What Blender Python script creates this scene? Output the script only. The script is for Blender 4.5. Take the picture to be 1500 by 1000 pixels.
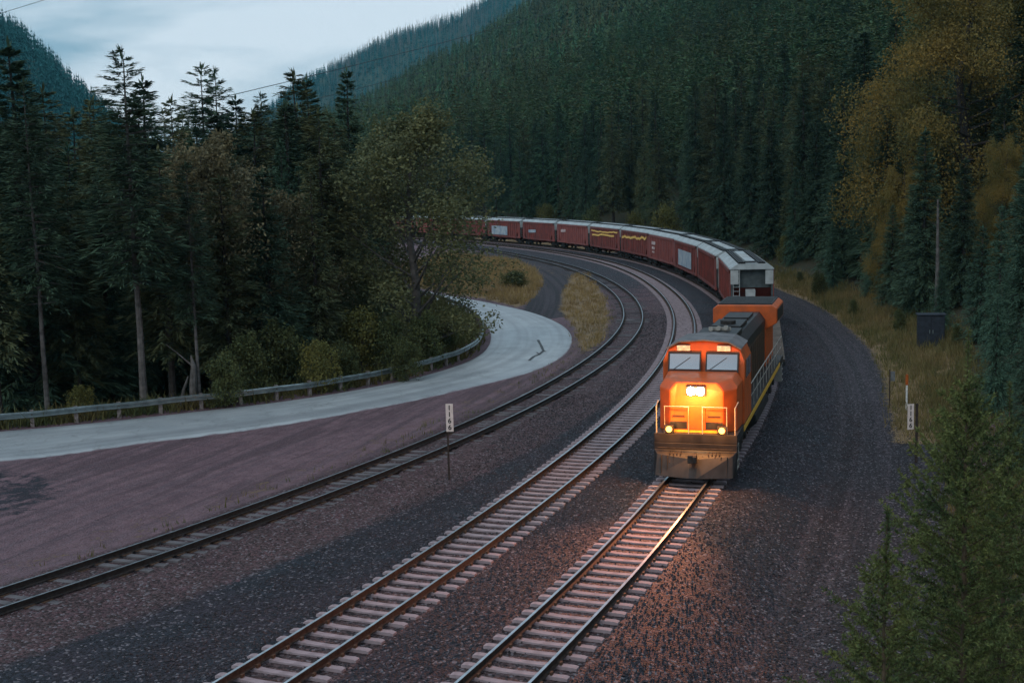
import bpy, math, random
import numpy as np
from mathutils import Vector, Matrix
R = math.radians
for o in list(bpy.data.objects): bpy.data.objects.remove(o)
scene = bpy.context.scene
COL = scene.collection

# ------------------------------------------------------------------ camera
CAM_H = 10.73; PITCH = R(7.26); ROLL = R(-1.476); FPX = 1815.0
cam_d = bpy.data.cameras.new('camera'); cam = bpy.data.objects.new('camera', cam_d); COL.objects.link(cam)
cam.matrix_world = Matrix.Translation((0, 0, CAM_H)) @ Matrix.Rotation(math.pi/2 - PITCH, 4, 'X') @ Matrix.Rotation(ROLL, 4, 'Z')
cam_d.sensor_width = 36; cam_d.lens = FPX/1500*36; cam_d.clip_start = .1; cam_d.clip_end = 12000
cam_d.dof.use_dof = True; cam_d.dof.focus_distance = 48; cam_d.dof.aperture_fstop = 2.2
scene.camera = cam

# ------------------------------------------------------------------ sky, sun, exposure
SUN_EL, SUN_AZ = R(38), R(215)
w = bpy.data.worlds.new('World'); scene.world = w; w.use_nodes = True
nt = w.node_tree; N = nt.nodes; L = nt.links; N.clear()
def wn(t, **k):
    n = N.new(t)
    for a, b in k.items(): setattr(n, a, b)
    return n
out = wn('ShaderNodeOutputWorld'); bg = wn('ShaderNodeBackground'); bg.inputs[1].default_value = .10
sky = wn('ShaderNodeTexSky', sky_type='NISHITA', sun_disc=False, sun_elevation=SUN_EL, sun_rotation=SUN_AZ)
tc = wn('ShaderNodeTexCoord'); mp = wn('ShaderNodeMapping'); mp.inputs['Scale'].default_value = (1.0, 1.0, 4.2)
mp.inputs['Location'].default_value = (.35, .2, .1)
nz = wn('ShaderNodeTexNoise'); nz.inputs['Scale'].default_value = 3.4; nz.inputs['Detail'].default_value = 7; nz.inputs['Roughness'].default_value = .52
nz.inputs['Distortion'].default_value = .5
cr = wn('ShaderNodeValToRGB')
cr.color_ramp.elements[0].position = .42; cr.color_ramp.elements[0].color = (.24, .37, .47, 1)
cr.color_ramp.elements[1].position = .60; cr.color_ramp.elements[1].color = (.61, .69, .765, 1)
cm = wn('ShaderNodeVectorMath', operation='SCALE'); cm.inputs['Scale'].default_value = 12.0
mx = wn('ShaderNodeMix', data_type='RGBA'); mx.inputs[0].default_value = .93
L.new(tc.outputs['Generated'], mp.inputs[0]); L.new(mp.outputs[0], nz.inputs['Vector']); L.new(nz.outputs['Fac'], cr.inputs[0])
L.new(cr.outputs[0], cm.inputs[0]); L.new(sky.outputs[0], mx.inputs[6]); L.new(cm.outputs[0], mx.inputs[7])
L.new(mx.outputs[2], bg.inputs[0]); L.new(bg.outputs[0], out.inputs[0])
sd = bpy.data.lights.new('sun', 'SUN'); sd.energy = .55; sd.angle = R(25); sd.color = (1, .93, .84)
sun = bpy.data.objects.new('sun', sd); COL.objects.link(sun)
sdir = Vector((math.sin(SUN_AZ)*math.cos(SUN_EL), math.cos(SUN_AZ)*math.cos(SUN_EL), math.sin(SUN_EL)))
sun.rotation_euler = sdir.to_track_quat('Z', 'Y').to_euler(); sun.location = sdir*200
scene.view_settings.view_transform = 'Standard'; scene.view_settings.look = 'None'
scene.view_settings.exposure = 0.2; scene.view_settings.gamma = 1.0; scene.view_settings.use_curve_mapping = False
scene.cycles.max_bounces = 5; scene.cycles.diffuse_bounces = 2; scene.cycles.glossy_bounces = 2
scene.cycles.transmission_bounces = 2; scene.cycles.transparent_max_bounces = 4; scene.cycles.volume_bounces = 0
scene.cycles.use_denoising = True

# ------------------------------------------------------------------ geometry of the place
C0 = np.array([-238.3, 128.6])                       # centre of the railway curve
def catmull(xs, ys):
    xs = np.array(xs, float); ys = np.array(ys, float)
    m = np.gradient(ys, xs)
    def f(x):
        x = np.clip(np.asarray(x, float), xs[0], xs[-1]); i = np.clip(np.searchsorted(xs, x)-1, 0, len(xs)-2)
        h = xs[i+1]-xs[i]; t = (x-xs[i])/h
        return ((2*t**3-3*t**2+1)*ys[i] + (t**3-2*t**2+t)*h*m[i] + (-2*t**3+3*t**2)*ys[i+1] + (t**3-t**2)*h*m[i+1])
    return f
_fb = catmull([-60, -28, -20, -14, -8, 0, 4, 8, 14, 25, 75], [253.8, 253.85, 254.0, 254.1, 253.85, 253.6, 253.85, 254.15, 254.25, 254.0, 254.0])
_fc = catmull([-60, -40, -28, -23.4, -20, -16, -12, -8, -4, 0, 4, 8, 12, 18, 30, 75],
              [180, 221, 239.1, 243.9, 246.35, 248.35, 249.5, 249.9, 249.5, 248.8, 248.2, 247.6, 247.0, 246.8, 246.8, 246.8])
rB = lambda th: _fb(np.degrees(th))
rC = lambda th: _fc(np.degrees(th))
rA = lambda th: rB(th)+np.interp(np.degrees(th), [-24, -21.5, -19.3, -16, -8], [5.06, 4.97, 4.80, 4.80, 4.93])
def polar(x, y): return np.arctan2(y-C0[1], x-C0[0]), np.hypot(x-C0[0], y-C0[1])
def xy(th, r): return C0[0]+r*np.cos(th), C0[1]+r*np.sin(th)
def ray(px, py):
    u = (px-750)/FPX; v = -(py-500)/FPX; c, s = math.cos(ROLL), math.sin(ROLL)
    u, v = c*u-s*v, s*u+c*v
    cp, sp = math.cos(PITCH), math.sin(PITCH)
    return np.array([u, cp+v*sp, -sp+v*cp])
def gp(px, py, z=0.0):
    d = ray(px, py); t = (z-CAM_H)/d[2]; return d[0]*t, d[1]*t
def at(px, py, dist):
    d = ray(px, py); t = dist/d[1]; return d[0]*t, d[1]*t, CAM_H+d[2]*t

ROADZ = -.32
near_px = [(0,676),(100,665),(200,650),(300,638),(400,625),(500,607),(600,588),(700,565),(780,545),(822,525),(838,507),(839,490),(825,475),(790,460),(750,450),(700,440),(640,430)]
far_px = [(0,632),(150,618),(300,601),(400,590),(500,575),(580,560),(640,545),(690,528),(715,510),(720,490),(712,475),(690,458),(660,446),(630,437),(600,430)]
road_near = [(-75, 36), (-45, 43.5)]+[gp(*p, ROADZ) for p in near_px]+[(-15.5, 146), (-27, 176), (-46, 215), (-75, 255)]
road_far = [(-78, 46), (-45, 51.5)]+[gp(*p, ROADZ) for p in far_px]+[(-22, 140), (-33, 172), (-51, 208), (-79, 246)]
def resample(p, n):
    p = np.array(p, float)
    for _ in range(2):                               # corner cutting for a smooth line
        q = [p[0]]
        for a, b in zip(p[:-1], p[1:]): q += [a*.75+b*.25, a*.25+b*.75]
        p = np.array(q+[p[-1]])
    s = np.r_[0, np.cumsum(np.hypot(*np.diff(p, axis=0).T))]; t = np.linspace(0, s[-1], n)
    return np.c_[np.interp(t, s, p[:, 0]), np.interp(t, s, p[:, 1])]
road_near = resample(road_near, 400); road_far = resample(road_far, 400)
def poly_dist(x, y, P):
    P = np.asarray(P); best = np.full(x.shape, 1e9)
    for a, b in zip(P[:-1], P[1:]):
        d = b-a; t = np.clip(((x-a[0])*d[0]+(y-a[1])*d[1])/(d@d+1e-9), 0, 1)
        best = np.minimum(best, np.hypot(x-a[0]-t*d[0], y-a[1]-t*d[1]))
    return best
def inside(x, y, P):
    P = np.asarray(P); r = np.zeros(x.shape, bool)
    for (x0, y0), (x1, y1) in zip(P, np.roll(P, -1, 0)):
        c = ((y0 > y) != (y1 > y)) & (x < (x1-x0)*(y-y0)/(y1-y0+1e-12)+x0); r ^= c
    return r
def sdist(x, y, P): return np.where(inside(x, y, P), 1, -1)*poly_dist(x, y, np.vstack([P, P[:1]]))
fr_s = road_far[::8]
WOOD_POLY = np.vstack([fr_s, [(-900, 700), (-900, 30)]])          # everything beyond the guardrail
ROAD_POLY = np.vstack([road_near[::6], road_far[::-6]])

E_AZ = np.radians([-40, -20, -12, -8.3, -7, -4.94, -3.5, -1.74, -.2, 5, 10, 20, 40])
E_EL = np.radians([1.2, 1.6, 2.6, 3.75, 4.2, 5.2, 6.3, 7.3, 8.4, 12, 15, 18, 20])
def smooth(t): t = np.clip(t, 0, 1); return t*t*(3-2*t)
def lump(x, y, s, seed):
    r = np.random.RandomState(seed); z = 0
    for k in range(4):
        a, p, q = r.uniform(0, 6.28, 3); f = s*(1.6**k); z = z+np.sin((x*np.cos(a)+y*np.sin(a))*f+p)/(1.5**k)
    return z/2.5
def ground_z(x, y):
    x = np.asarray(x, float); y = np.asarray(y, float)
    th, r = polar(x, y); dr = r-rA(th)
    z = np.interp(dr, [-60, -30, -14, -9.5, -7.2, -6.5, 1.75, 2.3, 4.6, 8.5, 10.5, 16, 30], [-.35, -.33, -.3, -.42, -.38, -.265, -.265, -.31, -1.15, -1.2, -.95, .2, 1.6])
    # C track keeps its own bed
    dc = np.abs(r-rC(th)); z = np.where(dr < -2, z+( -.25-z)*smooth((2.6-dc)/1.2), z)
    # mountain side beyond the curve
    d = np.hypot(x, y); az = np.arctan2(x, np.maximum(y, 1e-3))
    E = np.interp(az, E_AZ, E_EL); D = np.interp(np.degrees(az), [0, 12], [1150, 620])
    s = dr-12; S = np.maximum(D-np.interp(np.degrees(az), [-15, -5, 0, 6, 12, 20], [330, 275, 245, 150, 90, 60]), 200)
    Hc = D*np.tan(E)+CAM_H-19
    hill = np.where(s > 0, np.minimum(Hc*(np.maximum(s, 0)/S)**1.12, Hc*1.0+np.maximum(s-S, 0)*.02), 0)
    hill = hill*(1+.07*lump(x, y, .012, 3)*np.clip(s/120, 0, 1))
    z = np.where(dr > 12, z+hill, z)
    # valley side beyond the guardrail
    wd = sdist(x, y, WOOD_POLY) if x.size < 400000 else 0
    z = np.where(wd > .9, z-np.minimum((wd-.9)*.22, 3.2)*smooth((wd-.9)/4), z)
    z = z+np.where(np.abs(dr+3) > 8.5, .05*lump(x, y, .55, 8), 0)
    rd = sdist(x, y, ROAD_POLY); k = smooth((rd+1.6)/1.4)
    z = z*(1-k)+(ROADZ-.035)*k
    return z
gz = lambda x, y: float(ground_z(np.array([x]), np.array([y]))[0])

# ------------------------------------------------------------------ helpers
def mat(name, base, rough=.8, metal=0, var=.25, scale=6, var2=None, bump=0, bscale=30, island=0, trans=0, spec=.3, coord='Object', tintattr=None, hue=0):
    m = bpy.data.materials.new(name); m.use_nodes = True; t = m.node_tree; n = t.nodes; l = t.links
    b = n['Principled BSDF']; b.inputs['Roughness'].default_value = rough; b.inputs['Metallic'].default_value = metal
    b.inputs['Specular IOR Level'].default_value = spec
    c = n.new('ShaderNodeTexCoord'); no = n.new('ShaderNodeTexNoise'); no.inputs['Scale'].default_value = scale; no.inputs['Detail'].default_value = 5
    l.new(c.outputs[coord], no.inputs['Vector'])
    a = n.new('ShaderNodeMix'); a.data_type = 'RGBA'
    v2 = var2 or tuple(x*(1-var*1.4) for x in base); v1 = tuple(x*(1+var) for x in base) if not var2 else base
    a.inputs[6].default_value = (*v1, 1); a.inputs[7].default_value = (*v2, 1)
    mr = n.new('ShaderNodeMapRange'); mr.inputs[1].default_value = .34; mr.inputs[2].default_value = .66
    l.new(no.outputs['Fac'], mr.inputs[0]); l.new(mr.outputs[0], a.inputs[0])
    col = a.outputs[2]
    def mul(colr, val_socket, lo, hi):
        r_ = n.new('ShaderNodeMapRange'); r_.inputs[3].default_value = lo; r_.inputs[4].default_value = hi; l.new(val_socket, r_.inputs[0])
        s_ = n.new('ShaderNodeVectorMath'); s_.operation = 'SCALE'; l.new(colr, s_.inputs[0]); l.new(r_.outputs[0], s_.inputs['Scale']); return s_.outputs[0]
    if island:
        g = n.new('ShaderNodeNewGeometry'); col = mul(col, g.outputs['Random Per Island'], 1-island, 1+island)
        oi = n.new('ShaderNodeObjectInfo'); col = mul(col, oi.outputs['Random'], .75, 1.25)
    if tintattr:
        at_ = n.new('ShaderNodeAttribute'); at_.attribute_name = tintattr; col = mul(col, at_.outputs['Fac'], .55, 1.5)
    l.new(col, b.inputs['Base Color'])
    if bump:
        bn = n.new('ShaderNodeTexNoise'); bn.inputs['Scale'].default_value = bscale; bn.inputs['Detail'].default_value = 4; l.new(c.outputs[coord], bn.inputs['Vector'])
        bb = n.new('ShaderNodeBump'); bb.inputs['Strength'].default_value = bump; bb.inputs['Distance'].default_value = .05; l.new(bn.outputs['Fac'], bb.inputs['Height']); l.new(bb.outputs[0], b.inputs['Normal'])
    if trans:
        tr = n.new('ShaderNodeBsdfTranslucent'); l.new(col, tr.inputs[0]); ms = n.new('ShaderNodeMixShader'); ms.inputs[0].default_value = trans
        l.new(b.outputs[0], ms.inputs[1]); l.new(tr.outputs[0], ms.inputs[2]); l.new(ms.outputs[0], n['Material Output'].inputs[0])
    return m
def emit_mat(name, colr, strength):
    m = bpy.data.materials.new(name); m.use_nodes = True; b = m.node_tree.nodes['Principled BSDF']
    b.inputs['Base Color'].default_value = (*colr, 1); b.inputs['Emission Color'].default_value = (*colr, 1); b.inputs['Emission Strength'].default_value = strength
    return m
def glass_mat():
    m = bpy.data.materials.new('window_glass'); m.use_nodes = True; b = m.node_tree.nodes['Principled BSDF']
    b.inputs['Base Color'].default_value = (.40, .41, .43, 1); b.inputs['Roughness'].default_value = .08; b.inputs['Metallic'].default_value = .9
    return m

def tag(o, label=None, cat=None, group=None, kind=None):
    if label: o['label'] = label
    if cat: o['category'] = cat
    if group: o['group'] = group
    if kind: o['kind'] = kind
    return o
def empty(name, loc=(0, 0, 0), rz=0):
    o = bpy.data.objects.new(name, None); COL.objects.link(o); o.location = loc; o.rotation_euler.z = rz; o.empty_display_size = .3; return o
def link(name, me, parent=None):
    o = bpy.data.objects.new(name, me); COL.objects.link(o)
    if parent: o.parent = parent
    return o
def quads_mesh(name, Q, mats, mi=None, smooth_=False, extra=None):
    """Q: (n,k,3) polygons of equal size k"""
    Q = np.asarray(Q, np.float32); n, k, _ = Q.shape
    me = bpy.data.meshes.new(name); me.vertices.add(n*k); me.vertices.foreach_set('co', Q.ravel())
    me.loops.add(n*k); me.loops.foreach_set('vertex_index', np.arange(n*k, dtype=np.int32))
    me.polygons.add(n); me.polygons.foreach_set('loop_start', np.arange(0, n*k, k, dtype=np.int32))
    for m in mats: me.materials.append(m)
    if mi is not None: me.polygons.foreach_set('material_index', np.asarray(mi, np.int32))
    if extra is not None:
        a = me.attributes.new('tint', 'FLOAT', 'POINT'); a.data.foreach_set('value', np.repeat(np.asarray(extra, np.float32), k))
    me.update(calc_edges=True); return me
class MB:
    def __init__(s): s.v = []; s.f = []; s.m = []
    def add(s, v, f, m=0):
        o = len(s.v); s.v += [tuple(p) for p in v]; s.f += [tuple(i+o for i in q) for q in f]; s.m += [m]*len(f); return s
    def box(s, x0, x1, y0, y1, z0, z1, m=0):
        v = [(x, y, z) for x in (x0, x1) for y in (y0, y1) for z in (z0, z1)]
        return s.add(v, [(0,1,3,2), (4,6,7,5), (0,4,5,1), (2,3,7,6), (0,2,6,4), (1,5,7,3)], m)
    def prism(s, prof, a0, a1, axis='x', m=0, scale1=1.0):
        n = len(prof); v = []
        for a, sc in ((a0, 1), (a1, scale1)):
            for p, q in prof: v.append({'x': (a, p*sc, q), 'y': (p*sc, a, q), 'z': (p*sc, q*sc, a)}[axis])
        f = [(i, (i+1) % n, n+(i+1) % n, n+i) for i in range(n)]+[tuple(range(n))[::-1], tuple(range(n, 2*n))]
        return s.add(v, f, m)
    def loft(s, rings, m=0, cap=True):
        n = len(rings[0]); v = [p for r in rings for p in r]; f = []
        for k in range(len(rings)-1):
            for i in range(n): f.append((k*n+i, k*n+(i+1) % n, (k+1)*n+(i+1) % n, (k+1)*n+i))
        if cap: f += [tuple(range(n))[::-1], tuple(range((len(rings)-1)*n, len(rings)*n))]
        return s.add(v, f, m)
    def tube(s, pts, r, n=6, m=0):
        pts = [Vector(p) for p in pts]; rs = r if hasattr(r, '__len__') else [r]*len(pts); rings = []
        for i, p in enumerate(pts):
            d = (pts[min(i+1, len(pts)-1)]-pts[max(i-1, 0)]).normalized(); a = d.orthogonal().normalized() if abs(d.z) < .9 else Vector((1, 0, 0))
            a = (Vector((0, 0, 1)).cross(d)).normalized() if abs(d.z) < .9 else Vector((1, 0, 0)); b = d.cross(a)
            rings.append([p+(a*math.cos(t)+b*math.sin(t))*rs[i] for t in [2*math.pi*k/n for k in range(n)]])
        return s.loft(rings, m)
    def cyl(s, c, axis, h, r, n=16, m=0, r2=None):
        a = Vector(axis).normalized(); c = Vector(c); return s.tube([c-a*h/2, c+a*h/2], [r, r if r2 is None else r2], n, m)
    def build(s, name, mats, parent=None, bevel=0, smooth_=False):
        me = bpy.data.meshes.new(name); me.from_pydata(s.v, [], s.f)
        for m in (mats if isinstance(mats, (list, tuple)) else [mats]): me.materials.append(m)
        me.polygons.foreach_set('material_index', s.m)
        import bmesh
        bm = bmesh.new(); bm.from_mesh(me); bmesh.ops.recalc_face_normals(bm, faces=bm.faces); bm.to_mesh(me); bm.free()
        if smooth_: me.polygons.foreach_set('use_smooth', [True]*len(me.polygons))
        o = link(name, me, parent)
        if bevel:
            b = o.modifiers.new('bevel', 'BEVEL'); b.width = bevel; b.segments = 2; b.limit_method = 'ANGLE'; b.angle_limit = R(35)
        return o
def copy_tree(o, parent=None):
    c = o.copy(); COL.objects.link(c); c.parent = parent
    for ch in o.children: copy_tree(ch, c)
    return c

# ------------------------------------------------------------------ ground sheet
def ground_material():
    m = bpy.data.materials.new('ground_gravel_and_soil'); m.use_nodes = True; t = m.node_tree; n = t.nodes; l = t.links
    b = n['Principled BSDF']; b.inputs['Roughness'].default_value = .75; b.inputs['Specular IOR Level'].default_value = .25
    geo = n.new('ShaderNodeNewGeometry'); P = geo.outputs['Position']
    def noise(scale, detail=5, vec=P, rough=.55):
        q = n.new('ShaderNodeTexNoise'); q.inputs['Scale'].default_value = scale; q.inputs['Detail'].default_value = detail; q.inputs['Roughness'].default_value = rough; l.new(vec, q.inputs['Vector']); return q.outputs['Fac']
    def rng(s, a, b_, lo=0, hi=1):
        q = n.new('ShaderNodeMapRange'); q.interpolation_type = 'SMOOTHSTEP'
        for i, v in enumerate((a, b_, lo, hi)): q.inputs[i+1].default_value = v
        l.new(s, q.inputs[0]); return q.outputs[0]
    def mix(f, a, c):
        q = n.new('ShaderNodeMix'); q.data_type = 'RGBA'
        for s, v in ((0, f), (6, a), (7, c)):
            if isinstance(v, tuple): q.inputs[s].default_value = (*v, 1)
            elif isinstance(v, (int, float)): q.inputs[s].default_value = v
            else: l.new(v, q.inputs[s])
        return q.outputs[2]
    def math_(op, a, c):
        q = n.new('ShaderNodeMath'); q.operation = op
        for i, v in enumerate((a, c)):
            if isinstance(v, (int, float)): q.inputs[i].default_value = v
            else: l.new(v, q.inputs[i])
        return q.outputs[0]
    def attr(name):
        q = n.new('ShaderNodeAttribute'); q.attribute_name = name; s = n.new('ShaderNodeSeparateColor'); l.new(q.outputs['Color'], s.inputs[0]); return s.outputs
    za, zb = attr('zone_a'), attr('zone_b')
    trk = n.new('ShaderNodeAttribute'); trk.attribute_name = 'along'
    big = noise(.35, 4); mid = noise(1.7, 5); fine = noise(9, 6)
    def zone(s, spread=.5):
        k = math_('ADD', math_('MULTIPLY', math_('SUBTRACT', mid, .5), spread*1.6), math_('MULTIPLY', math_('SUBTRACT', fine, .5), spread))
        return rng(math_('ADD', s, k), .36, .64)
    # stones
    vo = n.new('ShaderNodeTexVoronoi'); vo.inputs['Scale'].default_value = 15; l.new(P, vo.inputs['Vector'])
    vo2 = n.new('ShaderNodeTexVoronoi'); vo2.inputs['Scale'].default_value = 41; l.new(P, vo2.inputs['Vector'])
    sc = n.new('ShaderNodeSeparateColor'); l.new(vo.outputs['Color'], sc.inputs[0])
    stone = rng(sc.outputs[0], 0, 1, .35, 1.5); spark = rng(sc.outputs[1], .88, .97, 0, 1)
    st = n.new('ShaderNodeMapping'); st.inputs['Scale'].default_value = (.02, 2.2, 1); l.new(trk.outputs['Vector'], st.inputs['Vector'])
    streak = noise(1.0, 5, st.outputs[0], .6)
    red = mix(rng(big, .35, .65), (.120, .062, .072), (.070, .036, .046))
    dirt = mix(rng(mid, .3, .7), (.215, .128, .145), (.14, .082, .098))
    dirt = mix(rng(streak, .42, .62, 0, .55), dirt, (.11, .078, .095))
    ball = mix(rng(big, .38, .62), (.020, .024, .034), (.030, .025, .035))
    s2 = n.new('ShaderNodeMapping'); s2.inputs['Scale'].default_value = (.055, .75, 1); s2.inputs['Rotation'].default_value = (0, 0, .06); l.new(trk.outputs['Vector'], s2.inputs['Vector'])
    q2 = n.new('ShaderNodeTexNoise'); q2.inputs['Scale'].default_value = 1.3; q2.inputs['Detail'].default_value = 7; q2.inputs['Roughness'].default_value = .6; q2.inputs['Distortion'].default_value = 1.3; l.new(s2.outputs[0], q2.inputs['Vector'])
    dirt = mix(rng(q2.outputs['Fac'], .44, .62, 0, .7), dirt, (.085, .052, .062))
    dirt = mix(rng(fine, .5, .75, 0, .4), dirt, (.26, .17, .185))
    rust = mix(rng(fine, .35, .65), (.060, .032, .032), (.095, .062, .066))
    lane = mix(rng(streak, .4, .6), (.052, .042, .052), (.024, .021, .027))
    grass = mix(rng(mid, .35, .65), (.30, .20, .10), (.20, .13, .07))
    wood = mix(rng(mid, .35, .65), (.035, .04, .018), (.05, .038, .022))
    col = mix(zone(za[1]), red, dirt)
    col = mix(zone(za[0], .9), col, ball)
    col = mix(zone(zb[1], .5), col, lane)
    col = mix(zone(zb[2], .3), col, rust)
    gravelly = n.new('ShaderNodeVectorMath'); gravelly.operation = 'SCALE'; l.new(col, gravelly.inputs[0]); l.new(stone, gravelly.inputs['Scale'])
    f_g = rng(za[1], .2, .7, 1, .25)
    col = mix(f_g, col, gravelly.outputs[0])
    col = mix(math_('MULTIPLY', math_('MULTIPLY', spark, f_g), .55), col, (.30, .27, .30))
    col = mix(zone(za[2], .7), col, grass)
    col = mix(zone(zb[0], .6), col, wood)
    l.new(col, b.inputs['Base Color'])
    h = math_('ADD', math_('MULTIPLY', vo.outputs['Distance'], -1.0), math_('MULTIPLY', vo2.outputs['Distance'], -.35))
    h = math_('ADD', h, math_('MULTIPLY', fine, .5))
    bp = n.new('ShaderNodeBump'); bp.inputs['Strength'].default_value = .9; bp.inputs['Distance'].default_value = .06; l.new(h, bp.inputs['Height']); l.new(bp.outputs[0], b.inputs['Normal'])
    return m
gpoly = lambda L_, z=-.33: np.array([gp(a, b, z) for a, b in L_])
GRASS1 = gpoly([(560,398),(610,384),(650,372),(700,375),(755,382),(786,396),(795,412),(786,432),(762,450),(705,437),(640,427),(580,415)])
GRASS2 = gpoly([(838,404),(862,402),(886,436),(892,470),(884,496),(862,516),(848,506),(842,480),(822,456),(824,430)])
GRASS3 = gpoly([(1136,412),(1175,425),(1225,460),(1272,500),(1296,545),(1312,640),(1420,640),(1420,500),(1330,470),(1230,430),(1160,405)], -.9)
def axis(lo, hi, step, grow, far_lo, far_hi):
    a = list(np.arange(lo, hi+.01, step)); s = step
    while a[-1] < far_hi: s *= grow; a.append(a[-1]+s)
    s = step
    while a[0] > far_lo: s *= grow; a.insert(0, a[0]-s)
    return np.array(a)
gx = axis(-42, 34, .5, 1.07, -6000, 6000); gy = axis(14, 128, .5, 1.06, -400, 9000)
X, Y = np.meshgrid(gx, gy, indexing='ij'); nx, ny = X.shape; fx, fy = X.ravel(), Y.ravel()
Z = ground_z(fx, fy)
far = np.hypot(fx, fy) > 1500; Z = np.where(far & (fx < 200), np.minimum(Z, 40), Z)
me = bpy.data.meshes.new('ground'); me.vertices.add(nx*ny); me.vertices.foreach_set('co', np.c_[fx, fy, Z].astype(np.float32).ravel())
ii = (np.arange(nx-1)[:, None]*ny+np.arange(ny-1)[None, :]).ravel()
F = np.c_[ii, ii+ny, ii+ny+1, ii+1].astype(np.int32)
me.loops.add(F.size); me.loops.foreach_set('vertex_index', F.ravel()); me.polygons.add(len(F)); me.polygons.foreach_set('loop_start', np.arange(0, F.size, 4, dtype=np.int32))
me.polygons.foreach_set('use_smooth', np.ones(len(F), bool)); me.update(calc_edges=True)
th, r = polar(fx, fy); dr = r-rA(th); dcl = r-rC(th)
nearm = np.hypot(fx, fy) < 700
def band(v, a, b, soft): return smooth((v-a)/soft+.5)*smooth((b-v)/soft+.5)
ballast = band(dr, -40, 4.6, 1.5)*smooth((dcl-3.6)/2+.5)
gapw = smooth((np.degrees(th)+8)/14)                # towards the far curve the gravel between all tracks is dark
ballast = np.maximum(ballast, band(dr, -13.5, 4, 2)*gapw*.9)
dirtw = band(dr, -200, -9, 1)*smooth((-dcl-1.8)/1.5+.5)
wd = np.where(nearm, sdist(fx, fy, WOOD_POLY), -9); woodw = np.maximum(smooth((wd-.3)/2), smooth((dr-11.5)/3+.5)*np.where(fy < 60, 1, .8))
woodw = np.maximum(woodw, smooth((dr-9)/2+.5)*smooth((48-fy)/6))
grassw = np.zeros(len(fx))
for G_ in (GRASS1, GRASS2, GRASS3): grassw = np.maximum(grassw, np.where(nearm, smooth(sdist(fx, fy, G_)/2+.5), 0))
grassw = np.maximum(grassw, band(dr, 8.3, 12.5, 1.5)*smooth((fy-72)/12)*.9)
ballast = np.maximum(ballast, .55*np.where(nearm, smooth(sdist(fx, fy, gpoly([(-60,690),(40,686),(95,700),(100,722),(60,748),(0,762),(-60,770)]))/3.2+.5), 0))
grassw = np.maximum(grassw, .30*band(dcl, -4.2, -1.6, 1.5))
LANE = resample([gp(*p, -.33) for p in [(700,372),(760,378),(815,398),(822,418),(805,440),(800,462)]], 60)
lanew = np.maximum(np.where(nearm, smooth((3.2-poly_dist(fx, fy, LANE))/2), 0), band(dr, 4.3, 9.0, 1.2))
rustw = np.maximum(band(dr, -1.6, 1.6, .8), band(dr, -6.4, -3.5, .8))*.62
rustw = np.maximum(rustw, .55*band(dcl, -2.2, 4.2, 1.5)*(1-gapw))
for nm, cols in (('zone_a', (ballast, dirtw, grassw)), ('zone_b', (woodw, lanew, rustw))):
    a = me.attributes.new(nm, 'FLOAT_COLOR', 'POINT'); a.data.foreach_set('color', np.c_[cols[0], cols[1], cols[2], np.ones(len(fx))].astype(np.float32).ravel())
a = me.attributes.new('along', 'FLOAT_VECTOR', 'POINT'); a.data.foreach_set('vector', np.c_[th*255, r, Z*0].astype(np.float32).ravel())
me.materials.append(ground_material()); tag(link('ground', me), kind='structure')

# ------------------------------------------------------------------ road
def road_material():
    m = mat('worn_pale_asphalt', (.42, .445, .46), .36, var2=(.33, .355, .375), scale=.6, bump=.25, bscale=60, spec=.5, coord='Object')
    return m
mb = MB(); K = 9
rows = []
for i in range(400):
    rows.append([tuple(road_near[i]*(1-t)+road_far[i]*t)+(ROADZ+(-.05 if t in (0, 1) else .006+.05*math.sin(t*math.pi)),) for t in [0, .02, .15, .3, .5, .7, .85, .98, 1]])
for i in range(399):
    for k in range(K-1): pass
V = [p for r_ in rows for p in r_]
mb.add(V, [(i*K+k, (i+1)*K+k, (i+1)*K+k+1, i*K+k+1) for i in range(399) for k in range(K-1)])
rm = road_material(); t = rm.node_tree
uvn = t.nodes.new('ShaderNodeAttribute'); uvn.attribute_name = 'across'
st = t.nodes.new('ShaderNodeMapping'); st.inputs['Scale'].default_value = (.035, 1.6, 1); t.links.new(uvn.outputs['Vector'], st.inputs['Vector'])
sn = t.nodes.new('ShaderNodeTexNoise'); sn.inputs['Scale'].default_value = 1; sn.inputs['Detail'].default_value = 6; t.links.new(st.outputs[0], sn.inputs['Vector'])
cr2 = t.nodes.new('ShaderNodeValToRGB'); cr2.color_ramp.elements[0].position = .36; cr2.color_ramp.elements[0].color = (.76, .75, .77, 1); cr2.color_ramp.elements[1].position = .6; cr2.color_ramp.elements[1].color = (1.08, 1.08, 1.08, 1)
t.links.new(sn.outputs['Fac'], cr2.inputs[0]); bs = t.nodes['Principled BSDF']; src = bs.inputs['Base Color'].links[0].from_socket
mm = t.nodes.new('ShaderNodeMix'); mm.data_type = 'RGBA'; mm.blend_type = 'MULTIPLY'; mm.inputs[0].default_value = 1
t.links.new(src, mm.inputs[6]); t.links.new(cr2.outputs[0], mm.inputs[7])
sx = t.nodes.new('ShaderNodeSeparateXYZ'); t.links.new(uvn.outputs['Vector'], sx.inputs[0])
def tn(kind, **k):
    q = t.nodes.new(kind)
    for a_, v_ in k.items(): setattr(q, a_, v_)
    return q
ed = tn('ShaderNodeMath', operation='PINGPONG'); ed.inputs[1].default_value = 3.5; t.links.new(sx.outputs[1], ed.inputs[0])     # metres from the nearer road edge
gpn = tn('ShaderNodeNewGeometry'); en = tn('ShaderNodeTexNoise'); en.inputs['Scale'].default_value = 1.3; en.inputs['Detail'].default_value = 6; t.links.new(gpn.outputs['Position'], en.inputs['Vector'])
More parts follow.
